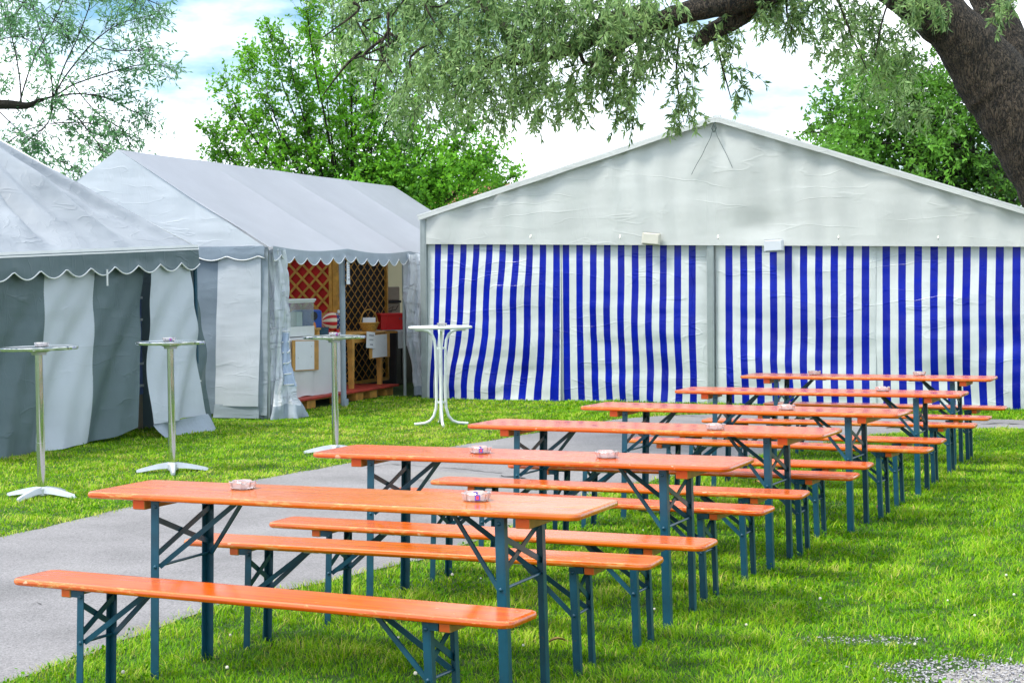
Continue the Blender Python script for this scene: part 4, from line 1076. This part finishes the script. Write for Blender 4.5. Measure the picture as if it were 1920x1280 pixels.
def grow(start, d, length, K, droop, wig, rg):
    """N twigs as K+1 points each; droop bends them towards the ground"""
    n = len(start); pts = np.empty((n, K+1, 3)); pts[:, 0] = start; d = nrm(d); st = (length/K)[:, None]
    for k in range(K):
        d = nrm(d + np.array([0, 0, -1.0])*droop/K + rg.normal(0, wig, (n, 3)))
        pts[:, k+1] = pts[:, k]+d*st
    return pts
def along(pts, per, rg, lo=0.08):
    """per random leaf spots on each twig: positions and tangents"""
    n, K1, _ = pts.shape; K = K1-1
    t = rg.uniform(lo, 1, (n, per))*K; i = np.minimum(t.astype(int), K-1); f = (t-i)[..., None]
    r = np.arange(n)[:, None]
    a, b_ = pts[r, i], pts[r, i+1]
    return (a+(b_-a)*f).reshape(-1, 3), nrm(b_-a).reshape(-1, 3)
def leaf_cloud(name, pos, tan, L, W, mat, parent, rg, spread=0.8, hang=0.3, tint=None, bulge=.5):
    n = len(pos)
    d = nrm(tan*(1-spread*.5)+rg.normal(0, 1, (n, 3))*spread+np.array([0, 0, -hang]))
    side = nrm(np.cross(d, rg.normal(0, 1, (n, 3)))); up = np.cross(side, d)
    l = (L*rg.uniform(.65, 1.25, n))[:, None]; w = (W*rg.uniform(.7, 1.25, n))[:, None]
    V = np.stack([pos, pos+d*l*bulge+side*w*.5-up*l*.03, pos+d*l-up*l*.12, pos+d*l*bulge-side*w*.5-up*l*.03], 1).reshape(-1, 3)
    Fq = np.arange(4*n).reshape(n, 4)
    if tint is None: tint = np.clip(rg.normal(.5, .24, n), 0, 1)
    return np_mesh(name, V, Fq, mat, parent, np.repeat(tint, 4))
def twig_mesh(name, pts, r0, r1, mat, parent):
    n, K1, _ = pts.shape
    t = np.gradient(pts, axis=1); t = nrm(t); a = nrm(np.cross(t, np.array([.31, .62, .72]))); b_ = np.cross(t, a)
    rad = np.linspace(r0, r1, K1)[None, :, None]; V = []
    for k in range(3): V.append(pts+(a*math.cos(2.094*k)+b_*math.sin(2.094*k))*rad)
    V = np.stack(V, 2).reshape(-1, 3)
    base = (np.arange(n)[:, None, None]*K1+np.arange(K1-1)[None, :, None])*3+np.zeros((1, 1, 3), int); k = np.arange(3)[None, None, :]
    Fq = np.stack([base+k, base+(k+1) % 3, base+3+(k+1) % 3, base+3+k], -1).reshape(-1, 4)
    return tag(np_mesh(name, V, Fq, mat, parent), kind='stuff')
def PA(px, py, Y):
    px, py, Y = np.broadcast_arrays(np.asarray(px, float), np.asarray(py, float), np.asarray(Y, float))
    a = (px-960)/F; b_ = -(py-640)/F
    d = np.array(FW)[None]+a[:, None]*np.array(RT)[None]+b_[:, None]*np.array(UP)[None]
    return np.array([0, 0, CH])[None]+d*(Y/d[:, 1])[:, None]
def limb(mb, pts, rads, n=10, seed=0, sub=6, rough=.06):
    pts = [Vector(p) for p in pts]; r = random.Random(seed); out = []; rr = []
    for i in range(len(pts)-1):
        p0, p1, p2, p3 = pts[max(i-1, 0)], pts[i], pts[i+1], pts[min(i+2, len(pts)-1)]
        for k in range(sub):
            t = k/sub; t2, t3 = t*t, t*t*t
            out.append(.5*((2*p1)+(p2-p0)*t+(2*p0-5*p1+4*p2-p3)*t2+(3*p1-p0-3*p2+p3)*t3))
            rr.append((rads[i]+(rads[i+1]-rads[i])*t)*(1+r.uniform(-rough, rough)))
    out.append(pts[-1]); rr.append(rads[-1]); mb.tube(out, rr, n)
    return out

# ------------------------------------------------------------------ the old willow that leans in from the right
rg = np.random.default_rng(11)
base = P(2235, 960, 16.3); base.z = 0
wil = empty('willow_tree', base, 0, 'old willow leaning in from the right, thick dark bark, leaves hanging over the scene', 'tree')
def rel(p): return Vector(p)-base
TR = [((2235,985),.52,16.3),((2190,860),.44,16.3),((2130,690),.40,16.3),((2060,500),.375,16.35),((1985,350),.37,16.4),((1920,235),.36,16.5),((1862,150),.35,16.6)]
mb = MB()
limb(mb, [rel(P(*p, Y)) for p, r, Y in TR]+[rel(P(1795,62,16.6)),rel(P(1712,-8,16.6)),rel(P(1610,-75,16.4)),rel(P(1500,-130,16.0)),rel(P(1380,-170,15.6))], [r for p, r, Y in TR]+[.265,.235,.21,.18,.15], 28, 1, 10, .035)
limb(mb, [rel(P(1930,215,16.75)),rel(P(1903,115,16.9)),rel(P(1874,45,17.0)),rel(P(1840,-30,17.1)),rel(P(1790,-150,17.2)),rel(P(1730,-330,17.4))], [.24,.21,.185,.17,.15,.10], 22, 2, 8, .035)
mb.build('trunk', MAT['bark'], wil, smooth=True)
mb = MB()
limb(mb, [rel(P(1640,-190,16.4)),rel(P(1520,-62,16.0)),rel(P(1438,-8,15.8)),rel(P(1380,34,15.7)),rel(P(1325,66,15.6)),rel(P(1305,82,15.6))], [.13,.12,.105,.095,.075,.05], 14, 3)
limb(mb, [rel(P(1500,-75,15.6)),rel(P(1390,-6,15.5)),rel(P(1290,22,15.4)),rel(P(1245,38,15.4)),rel(P(1205,58,15.4)),rel(P(1160,88,15.4)),rel(P(1122,118,15.4)),rel(P(1106,140,15.4))], [.14,.12,.10,.085,.06,.055,.045,.03], 14, 4)
limb(mb, [rel(P(1230,20,15.7)),rel(P(1140,40,15.8)),rel(P(1100,78,15.9)),rel(P(1050,96,15.9)),rel(P(1008,104,16.0)),rel(P(965,80,16.1)),rel(P(937,42,16.2)),rel(P(905,10,16.3)),rel(P(850,-30,16.4)),rel(P(760,-70,16.6))], [.075,.075,.075,.07,.065,.055,.05,.045,.04,.03], 12, 5)
limb(mb, [rel(P(1040,98,15.9)),rel(P(985,117,15.9)),rel(P(930,116,15.9)),rel(P(887,138,16.0)),rel(P(845,165,16.1))], [.04,.032,.03,.022,.012], 8, 6)
limb(mb, [rel(P(1135,112,15.4)),rel(P(1100,120,15.4)),rel(P(1088,100,15.4)),rel(P(1078,60,15.5))], [.025,.022,.018,.01], 8, 7)
for i in range(26):
    x = rg.uniform(640, 1250); y = rg.uniform(-60, 120); Y = rg.uniform(15.2, 17.2)
    limb(mb, [rel(P(x, y, Y)), rel(P(x+rg.uniform(-40,10), y+rg.uniform(10,50), Y)), rel(P(x+rg.uniform(-80,20), y+rg.uniform(40,110), Y))], [.016,.012,.005], 6, 20+i, 4)
for a, b_, c in (((1480,-40),(1475,20),(1490,70)),((1560,-30),(1590,50),(1625,130)),((1700,-60),(1660,20),(1640,110)),((1330,40),(1350,110),(1372,190)),((1275,60),(1268,140),(1282,230)),((1240,40),(1190,130),(1175,220))):
    limb(mb, [rel(P(*a,15.9)), rel(P(*b_,15.9)), rel(P(*c,15.9))], [.014,.010,.004], 6, 60, 5)
mb.build('limbs', MAT['bark'], wil, smooth=True)
# clusters of hanging twigs: (px, py, rx, ry, number, length, depth, spread of depth)
CL = [(720,10,110,60,110,.42,16.8,.5),(690,90,60,60,45,.36,16.8,.4),(800,70,110,80,150,.45,16.4,.6),(900,60,110,90,170,.45,16.0,.7),(1000,30,100,60,130,.42,15.6,.6),
 (1090,40,110,60,150,.42,15.3,.5),(1180,10,80,40,80,.38,15.2,.5),(1230,-10,50,20,20,.34,15.2,.4),(840,160,90,60,100,.42,16.3,.6),(910,170,80,60,75,.42,16.2,.5),(780,210,50,50,34,.40,16.4,.5),(980,150,70,40,45,.36,16,.5),
 (1010,185,40,40,30,.34,15.9,.5),(1060,180,45,40,34,.34,15.8,.4),(1120,150,60,40,50,.36,15.6,.4),(1170,150,40,45,32,.36,15.5,.4),(1210,100,45,45,40,.36,15.5,.4),(1250,120,25,30,12,.30,15.5,.3),
 (1010,225,16,15,8,.24,15.8,.2),(1080,215,28,20,12,.24,15.7,.2),(1172,205,20,28,14,.30,15.5,.2),(1185,235,10,12,5,.2,15.5,.2),(1135,180,20,20,9,.24,15.5,.2),(940,215,25,20,9,.26,16,.3),
 (1272,150,14,20,7,.25,15.5,.15),(1280,185,14,22,10,.24,15.5,.12),(1290,215,14,18,9,.22,15.5,.12),(1275,250,9,12,6,.18,15.5,.1),
 (1340,85,28,25,18,.3,15.7,.3),(1375,140,14,26,10,.28,15.8,.2),(1380,180,10,14,6,.2,15.8,.2),(1365,60,22,20,10,.28,15.8,.2),(1265,75,50,25,30,.32,15.5,.3),
 (1430,30,30,22,16,.3,15.9,.3),(1480,20,30,26,18,.32,15.9,.3),(1490,65,14,18,7,.24,15.9,.2),(1540,25,36,30,22,.34,16,.3),(1550,85,20,26,10,.28,16,.2),(1570,110,10,10,4,.2,16,.2),
 (1620,30,32,40,24,.34,16.2,.3),(1650,110,30,40,20,.30,16.3,.3),(1680,160,36,30,16,.28,16.4,.3),(1640,165,20,25,10,.26,16.3,.3),(1700,60,18,30,8,.26,16.2,.2),
 (1440,15,40,30,26,.3,15.9,.3),(1510,40,40,34,26,.3,15.9,.3),(1590,55,36,40,24,.3,16.1,.3),(1660,70,34,50,26,.3,16.2,.3),(1600,120,22,30,10,.24,16.2,.2),(1700,110,24,40,14,.26,16.4,.2),(1690,220,50,30,14,.26,16.6,.3),(1730,20,30,20,16,.30,15.9,.15),(1760,25,24,16,12,.28,15.9,.1),(1900,25,30,28,16,.34,15.8,.3),(1720,210,50,30,10,.26,16.6,.3),
 (900,-130,350,80,260,.5,16.2,1.0),(1350,-170,260,90,220,.5,16.0,1.2),(1750,-170,240,110,200,.5,16.4,1.2),(2120,-80,180,160,160,.5,16.2,1.2)]
ST, DR, LE = [], [], []
for (x, y, rx, ry, n, ln, Y, dY) in CL:
    n = int(n*(.80 if y > -50 else .35))
    a = rg.uniform(0, 2*PI, n); q = np.sqrt(rg.uniform(0, 1, n))
    p = PA(x+rx*q*np.cos(a), y+ry*q*np.sin(a)-ln*70, Y+rg.normal(0, dY, n)); ST.append(p)
    DR.append(rg.normal(0, .75, (n, 3))+np.array([-.25, 0, -.35])); LE.append(ln*rg.uniform(.6, 1.25, n))
ST = np.concatenate(ST)-np.array(base)[None]; DR = np.concatenate(DR); LE = np.concatenate(LE)
tw = grow(ST, DR, LE, 6, 1.4, .16, rg)
twig_mesh('twigs', tw, .0035, .0012, MAT['bark_thin'], wil)
pos, tan = along(tw, 28, rg)
# lighter tufts and darker tufts: a slow noise in space decides, plus a leaf by leaf spread
def field(p, f, seed):
    r = np.random.default_rng(seed); s = 0
    for k in range(5):
        w = r.normal(0, f, 3); s = s+np.sin(p@w+r.uniform(0, 6.28))
    return s/3
tn = np.clip(.50+.26*field(pos, 3.2, 3)+rg.normal(0, .24, len(pos)), 0, 1)
leaf_cloud('crown', pos, tan, .078, .0185, MAT['leaf_willow'], wil, rg, .62, .25, tn, .45)
# bare hanging threads
mb = MB()
for x0, y0, x1, y1 in ((955,190,963,272),(960,195,958,235),(1275,60,1268,130),(1298,120,1292,235)):
    p0, p1 = rel(P(x0,y0,15.7)), rel(P(x1,y1,15.7)); mb.tube([p0, p0.lerp(p1,.5)+Vector((.02,0,0)), p1], .0025, 4)
mb.build('bare_twig', MAT['bark_thin'], wil)

# ------------------------------------------------------------------ light green tree with steep shoots behind the stall
def shoot_tree(name, rootpx, Y, shoots, label, leafmat, rg, L, W, per, side_n, side_len, trunk_r, low=None, fork=None, droop=-.15, wig=.10):
    base = P(*rootpx, Y); base.z = 0; r = empty(name, base, 0, label, 'tree', None); bb = np.array(base)
    mb = MB(); ST, DR, LE, TN = [], [], [], []
    for i, (pts, rad, dy) in enumerate(shoots):
        pl = [Vector(P(x, y, Y+dy*j/(len(pts)-1)))-base for j, (x, y) in enumerate(pts)]
        o = limb(mb, pl, list(np.linspace(rad, .006, len(pl))), 7, i, 5, .04)
        o = np.array([tuple(v) for v in o]); n = side_n
        t = np.sqrt(rg.uniform(.03, 1, n))*(len(o)-1.001); k = t.astype(int); f = (t-k)[:, None]
        p = o[k]*(1-f)+o[k+1]*f; d = nrm(o[k+1]-o[k]); ST.append(p)
        dd = nrm(d*.75+rg.normal(0, .6, (n, 3))); DR.append(dd); LE.append(side_len*(1.15-t/len(o)*.75)*rg.uniform(.5, 1.2, n))
    mb.build('trunk', MAT['bark_thin'], r, smooth=True)
    ST = np.concatenate(ST); DR = np.concatenate(DR); LE = np.concatenate(LE)
    tw = grow(ST, DR, LE, 6, droop, wig, rg); twig_mesh('twigs', tw, .0055, .002, MAT['bark_thin'], r)
    if fork:                                                       # leafy side twigs on every twig
        p, d = along(tw, fork[0], rg, .15); n2 = len(p)
        tw = grow(p, nrm(d*.7+rg.normal(0, .6, (n2, 3))), fork[1]*rg.uniform(.4, 1.2, n2), 4, droop*1.2, wig, rg)
        twig_mesh('side_twigs', tw, .003, .0012, MAT['bark_thin'], r)
    pos, tan = along(tw, per, rg); 
    if low:
        for (x, y, rx, ry, n, dY) in low:
            a = rg.uniform(0, 2*PI, n); q = np.sqrt(rg.uniform(0, 1, n)); p = PA(x+rx*q*np.cos(a), y+ry*q*np.sin(a), Y+rg.normal(0, dY, n))-bb
            d = nrm(rg.normal(0, 1, (n, 3))); t2 = grow(p, d, np.full(n, .4), 3, .2, .2, rg); p2, tt = along(t2, 14, rg, 0); pos = np.concatenate([pos, p2]); tan = np.concatenate([tan, tt])
    tn = np.clip(.5+.24*field(pos, 1.7, 8)+rg.normal(0, .18, len(pos)), 0, 1)
    leaf_cloud('crown', pos, tan, L, W, leafmat, r, rg, .8, .25, tn, .5)
    return r
rg = np.random.default_rng(21)
SH = []
tips = [(505,60),(575,12),(620,-30),(660,-80),(700,-60),(470,110),(425,160),(430,215),(405,250),(395,292),(450,300),(540,90),(590,70),(640,60),(560,150),(500,170),(480,235),(610,150),(670,120),(720,90),(760,60),(800,120),(840,180),(880,230),(930,275),(960,330),(900,300),(850,290),(780,200),(700,190),(740,240),(650,220),(580,240),(530,280),(820,330),(760,330),(700,330)]
for i, (x, y) in enumerate(tips):
    x0 = 660+(x-660)*.12+rg.uniform(-12,12); y0 = 560
    mx_, my_ = x0+(x-x0)*.52+(-(x-660)*.10), y0+(y-y0)*.5
    SH.append(([(x0, y0), (x0+(mx_-x0)*.5, y0+(my_-y0)*.5), (mx_, my_), (x+(mx_-x)*.3, y+(my_-y)*.4), (x, y)], .034, rg.uniform(-1.3, 1.3)))
shoot_tree('ash_tree', (660,600), 32.0, SH, 'light green tree with many steep thin shoots rising behind the white party tent', MAT['leaf_bright'], rg, .080, .047, 7, 42, .72, .1,
  [(800,310,100,60,380,1.0),(720,340,90,40,200,1.0),(890,335,55,34,110,.8),(780,365,60,30,130,.6),(650,300,100,40,90,1.0),(540,290,90,35,50,1.0)], (4, .34), -.1, .13)

# ------------------------------------------------------------------ willow at the left, its limb coming in from outside
rg = np.random.default_rng(31)
SH = []
BO = [[(100,180),(92,120),(70,40),(40,-60)],[(102,180),(118,130),(150,60),(190,-50)],[(103,178),(125,140),(175,80),(225,45),(288,28)],[(104,180),(140,158),(200,138),(262,122),(312,124)],
 [(103,182),(150,176),(205,186),(248,208),(272,214)],[(98,184),(96,215),(82,240),(52,262)],[(100,186),(140,215),(178,262),(196,285)],[(40,196),(36,140),(22,70),(-10,-30)],[(36,196),(60,120),(110,20),(140,-60)],
 [(-60,205),(-30,120),(20,40),(80,-40)],[(-90,205),(-60,260),(-10,300),(40,290)],[(-60,150),(20,230),(90,290),(150,318)],[(-120,20),(-20,0),(60,10),(130,60)],[(-120,60),(-40,80),(40,70),(90,110)],[(60,-120),(140,-60),(230,-20),(300,10)],[(150,60),(190,90),(245,95),(280,88)],[(130,150),(180,210),(225,240),(236,252)],[(-60,330),(40,250),(120,230),(200,235)]]
for i, pl in enumerate(BO): SH.append((pl, .014 if i < 9 else .010, rg.uniform(-1.0, 1.0)))
SH.append(([(-420,560),(-380,330),(-250,240),(-90,205),(0,196),(50,198),(75,188),(103,180)], .17, 0))
lw = shoot_tree('willow_tree', (-420,900), 26.0, SH, 'thin leaved willow at the left edge, bare limb end and airy twigs against the sky', MAT['leaf_far'], rg, .10, .025, 7, 20, .75, .3,
  None, (4, .34), .35, .20)

# ------------------------------------------------------------------ tree behind the marquee at the right
rg = np.random.default_rng(41)
SH = []
for (x, y) in [(1520,245),(1545,200),(1530,290),(1580,150),(1600,105),(1640,110),(1690,120),(1740,110),(1560,320),(1600,340),(1650,350),(1700,350),(1760,350),(1810,365),(1860,370),(1900,380),(1620,200),(1670,180),(1720,190),(1780,150),(1600,260),(1650,270),(1700,270),(1760,250),(1820,230),(1850,300),(1880,340),(1560,240),(1790,330),(1740,330)]:
    sx, sy = 1905, 345
    mx_, my_ = sx+(x-sx)*.5, sy+(y-sy)*.55-14+rg.uniform(-14,14)
    SH.append(([(sx, sy), (1830, 312), (mx_, my_), (x+(mx_-x)*.35, y+(my_-y)*.42), (x, y)], .05, rg.uniform(-1.2, 1.2)))
SH.append(([(2180,700),(2120,480),(2010,390),(1915,352),(1850,318),(1795,296),(1740,288),(1690,272),(1640,300)], .30, 0))
SH.append(([(1800,298),(1755,240),(1720,190),(1670,130)], .10, .3))
shoot_tree('leafy_tree', (2180,900), 31.0, SH, 'leafy green tree with a dark bent limb behind the right half of the marquee', MAT['leaf_back'], rg, .095, .045, 7, 26, .9, .3,
  [(1580,200,60,60,90,1.0),(1560,290,45,50,70,1.0),(1680,150,90,40,120,1.0),(1760,330,140,30,120,.8)]+
  [(1690,230,120,90,280,1.0),(1620,260,70,70,120,1.0),(1780,240,80,80,180,1.0),(1600,290,50,40,70,.8),(1800,180,60,60,70,1.0),(1890,230,60,50,70,.8)], (3, .40), .2, .17)

# ------------------------------------------------------------------ house far behind, and a flag
hp = P(905, 420, 62); hs = empty('house', (hp.x, 62, 0), .35, 'far house with terracotta tiled roof glimpsed through the light green tree', 'house')
zr = P(905, 335, 62).z
mb = MB(); mb.box((0,3.5,(zr-1.6)/2),(7.0,7,zr-1.6)); mb.build('wall', MAT['plaster'], hs)
mb = MB(); e, r_ = zr-1.8, zr+.05
mb.add([(-3.9,-.5,e),(3.9,-.5,e),(3.9,3.5,r_),(-3.9,3.5,r_),(-3.9,7.5,e),(3.9,7.5,e),(-3.9,-.5,e-.15),(3.9,-.5,e-.15),(3.9,7.5,e-.15),(-3.9,7.5,e-.15)],[(0,1,2,3),(3,2,5,4),(6,7,1,0),(1,7,8,5,2),(4,5,8,9),(0,3,4,9,6)]); mb.build('roof', MAT['roof_tile'], hs)
for x in (-2.2,0,2.2):
    mb = MB(); mb.box((x,-.02,2.4),(1,.08,1.3)); mb.build('window', MAT['navy'], hs)
fp = P(1859, 420, 55); zt = P(1859, 318, 55).z
fg = empty('flagpole', (fp.x, 55, 0), 0, 'thin grey flagpole with a small red and blue flag behind the marquee, right', 'flagpole')
mb = MB(); mb.tube([(0,0,0),(0,0,zt)], [.09,.06], 10); mb.build('pole', MAT['alu_dull'], fg, auto=40)
def flg(c0, c1, mt, nm):
    mb = MB(); mb.grid(16, 4, lambda s, t: (.06+.55*s, .08*math.sin(7*s), zt-.25-(c0+(c1-c0)*t)*.8-.18*s)); return mb.build(nm, mt, fg, smooth=True)
flg(0,.5,MAT['red_paint'],'flag_stripe'); flg(.5,.8,MAT['paper'],'flag_stripe'); flg(.8,1.25,MAT['blue_plastic'],'flag_stripe')

# ------------------------------------------------------------------ lawn
rg = np.random.default_rng(77)
poly = np.array(path_poly)
def in_poly(x, y):
    c = np.zeros(len(x), bool); j = len(poly)-1
    for i in range(len(poly)):
        xi, yi = poly[i]; xj, yj = poly[j]
        m_ = ((yi > y) != (yj > y)) & (x < (xj-xi)*(y-yi)/(yj-yi+1e-12)+xi); c ^= m_; j = i
    return c
def gravel_f(x, y):
    """1 inside the bare gravel, 0 in the turf"""
    w = .10*np.sin(x*9+1)+.08*np.sin(y*13+x*4)+.05*np.sin(x*31+y*17)
    a = ((x-2.10)/.70)**2+((y-6.84)/.46)**2; b_ = ((x-1.55)/.32)**2+((y-7.62)/.15)**2; c = ((x-1.62)/.5)**2+((y-7.05)/.20)**2
    return np.clip(1.15-(a+w*2), 0, 1), np.clip(.8-b_-w*2, 0, 1)*.8+np.clip(.6-c-w*2, 0, 1)*.35
bands = [(6.2,7.6,7200,.0031),(7.6,9,6000,.0034),(9,11,4700,.0040),(11,14,3600,.0048),(14,18,2700,.0058),(18,22,2000,.0072),(22,26.5,1300,.009)]
X, Y, Wd = [], [], []
for y0, y1, dn, w in bands:
    half = .345*y1+.3; n = int(dn*2*half*(y1-y0)); x = rg.uniform(-half, half, n); y = rg.uniform(y0, y1, n); X.append(x); Y.append(y); Wd.append(np.full(n, w))
X = np.concatenate(X); Y = np.concatenate(Y); Wd = np.concatenate(Wd)
# keep off the path (ragged edge), thin over gravel and inside the tents
jx, jy = rg.normal(0, .035, len(X)), rg.normal(0, .035, len(X))
keep = ~in_poly(X+jx, Y+jy)
edge = in_poly(X+jx*2.6, Y+jy*2.6)|in_poly(X-jx*2.6, Y-jy*2.6)
g1, g2 = gravel_f(X, Y); fl0 = field(np.stack([X, Y, X*0], 1), 14.0, 31); keep &= rg.uniform(0, 1, len(X)) > np.clip(g1*1.5+.35*g1*fl0, 0, .97); keep &= rg.uniform(0, 1, len(X)) > np.clip(g2*1.5, 0, .8)
rx, ry = X-ST0[0], Y-ST0[1]; uu = rx*.314+ry*.949; ww = -rx*.949+ry*.314
keep &= ~((uu > .5) & (ww > .22) & (ww < 4))
rx, ry = X-2.65, Y-22.58; vv = rx*.3907+ry*.9205
keep &= vv < .25
edge = edge[keep]; X, Y, Wd, g1, g2 = X[keep], Y[keep], Wd[keep], g1[keep], g2[keep]; n = len(X)
p2 = np.stack([X, Y, np.zeros(n)], 1)
fl1, fl2, fl3 = field(p2, 1.1, 5), field(p2, 5.0, 6), field(p2, 16.0, 9)
left = (X < -0.2-(18-Y)*.17)                                    # the strip before the tents is mown shorter and drier
h = (.023+.007*fl2+.008*fl3)*rg.uniform(.4, 1.5, n)*np.where(left, .75, 1.0); h = np.clip(h, .010, .085)
tall = rg.uniform(0, 1, n) < .02; h[tall] *= 1.7
ed = field(p2, 7.0, 12)*3.0+field(p2, 20.0, 13)*2.0+rg.normal(0, 1.1, n); lean = rg.uniform(.3, 1.9, n)
dx, dy = np.cos(ed), np.sin(ed); fx, fy = -np.sin(ed), np.cos(ed)
tint = .50+.09*fl1+.12*fl2+.13*fl3+rg.normal(0, .19, n)+np.where(left, .10, 0)
dry = rg.uniform(0, 1, n) < np.where(left, .075, .035)+np.where(edge, .38, 0)+.10*np.clip(g1+g2, 0, 1); tint[dry] = rg.uniform(.85, 1, dry.sum())
tint = np.clip(tint, 0, 1)
w = Wd*rg.uniform(.7, 1.5, n)*1.15
def pt(o, f, z): return np.stack([X+dx*lean*h*f+fx*w*o, Y+dy*lean*h*f+fy*w*o, h*z], 1)
V = np.stack([pt(-.5, 0, -.1), pt(.5, 0, -.1), pt(.42, .32, .62), pt(-.42, .32, .62), pt(.06, .95, .96), pt(-.06, .95, .96)], 1).reshape(-1, 3)
bs = np.arange(n)[:, None]*6
Fq = np.concatenate([bs+np.array([0, 1, 2, 3]), bs+np.array([3, 2, 4, 5])], 1).reshape(-1, 4)
tag(np_mesh('lawn_grass', V, Fq, MAT['grass'], None, np.repeat(tint, 6)), kind='stuff')
# broad leaves of clover and plantain in the turf
m_ = 9000; x = rg.uniform(-3.4, 3.6, m_); y = rg.uniform(6.3, 13, m_); k = ~in_poly(x, y) & (field(np.stack([x, y, x*0], 1), 2.2, 4) > .1); x, y = x[k], y[k]; m_ = len(x)
pos = np.stack([x, y, rg.uniform(.02, .045, m_)], 1); tan = nrm(rg.normal(0, 1, (m_, 3))*np.array([1, 1, .25])+np.array([0, 0, .35]))
tag(leaf_cloud('clover_leaves', pos, tan, .020, .016, MAT['grass'], None, rg, .3, -.1, np.clip(rg.normal(.25, .1, m_), 0, 1), .6), kind='stuff')
# white clover heads scattered in the grass
mb = MB(); rr = random.Random(9); cnt = 0
while cnt < 30:
    y = 6.5+rr.random()**1.6*4.5; x = rr.uniform(-.3*y, .32*y)
    if in_poly(np.array([x]), np.array([y]))[0]: continue
    z = rr.uniform(.035, .06); r_ = rr.uniform(.005, .0085)
    mb.lathe([(0,-r_),(r_*.8,-r_*.6),(r_,0),(r_*.75,r_*.65),(0,r_)],7,(x,y,z)); cnt += 1
tag(mb.build('clover_flowers', MAT['petal']), kind='stuff')
# gravel
n = 15000; x = rg.uniform(1.2, 2.9, n); y = rg.uniform(6.2, 7.9, n); a, b_ = gravel_f(x, y); k = rg.uniform(0, 1, n) < np.clip(a*1.3+b_*.8, 0, 1); x, y = x[k], y[k]
mbs = [MB(), MB()]
oc = [(1,0,0),(-1,0,0),(0,1,0),(0,-1,0),(0,0,1),(0,0,-1)]; of = [(0,2,4),(2,1,4),(1,3,4),(3,0,4),(2,0,5),(1,2,5),(3,1,5),(0,3,5)]
for X_, Y_ in zip(x, y):
    s = rr.uniform(.0028, .0072); A = rr.uniform(0, 6.28); c_, s_ = math.cos(A), math.sin(A); sc = (s*rr.uniform(.7,1.4), s*rr.uniform(.7,1.3), s*rr.uniform(.5,.9))
    V = []
    for p in oc:
        q = [p[i]*sc[i]*rr.uniform(.75,1.2)+rr.uniform(-.2,.2)*s for i in range(3)]; V.append((X_+q[0]*c_-q[1]*s_, Y_+q[0]*s_+q[1]*c_, .006+s*.4+q[2]))
    mbs[0 if rr.random() < .72 else 1].add(V, of)
tag(mbs[0].build('gravel', MAT['stone']), kind='stuff'); tag(mbs[1].build('dark_gravel', MAT['stone_dark']), kind='stuff')
gx = [(2.15+.44*math.cos(t)*(1+.12*math.sin(3*t)+.06*math.sin(7*t)), 6.82+.28*math.sin(t)*(1+.1*math.sin(4*t))) for t in np.linspace(0, 2*PI, 48, endpoint=False)]
mb = MB(); mb.add([(a, b_, .004) for a, b_ in gx], [tuple(range(48))])
tag(mb.build('gravel_bed', MAT['grit']), kind='structure')
# a few fallen leaves
for i, (px, py, rz, lab) in enumerate(((1045,1222,.3,'curled dry brown leaf in the grass behind the frontmost bench'),(1290,966,1.2,'small pale leaf in the grass between the benches'),(1420,916,2.0,'pale leaf beside the bench legs at the right'),(1648,964,.9,'flat brown leaf at the foot of a bench leg'))):
    q = G(px, py); r_ = empty('fallen_leaf', (q[0], q[1], .045), rz, lab, 'leaf', 'fallen leaves in the grass'); mb = MB()
    mb.grid(8, 6, lambda s, t: (.075*(s-.5), .030*(t-.5)*math.sin(PI*min(.97,max(.03,s))), .018*abs(t-.5)+.012*math.sin(3*s))); mb.build('blade', MAT['dry_leaf'], r_, smooth=True)
    mb = MB(); mb.tube([(.036,0,.004),(.055,.003,.0)], .0015, 5); mb.build('stalk', MAT['dry_leaf'], r_)
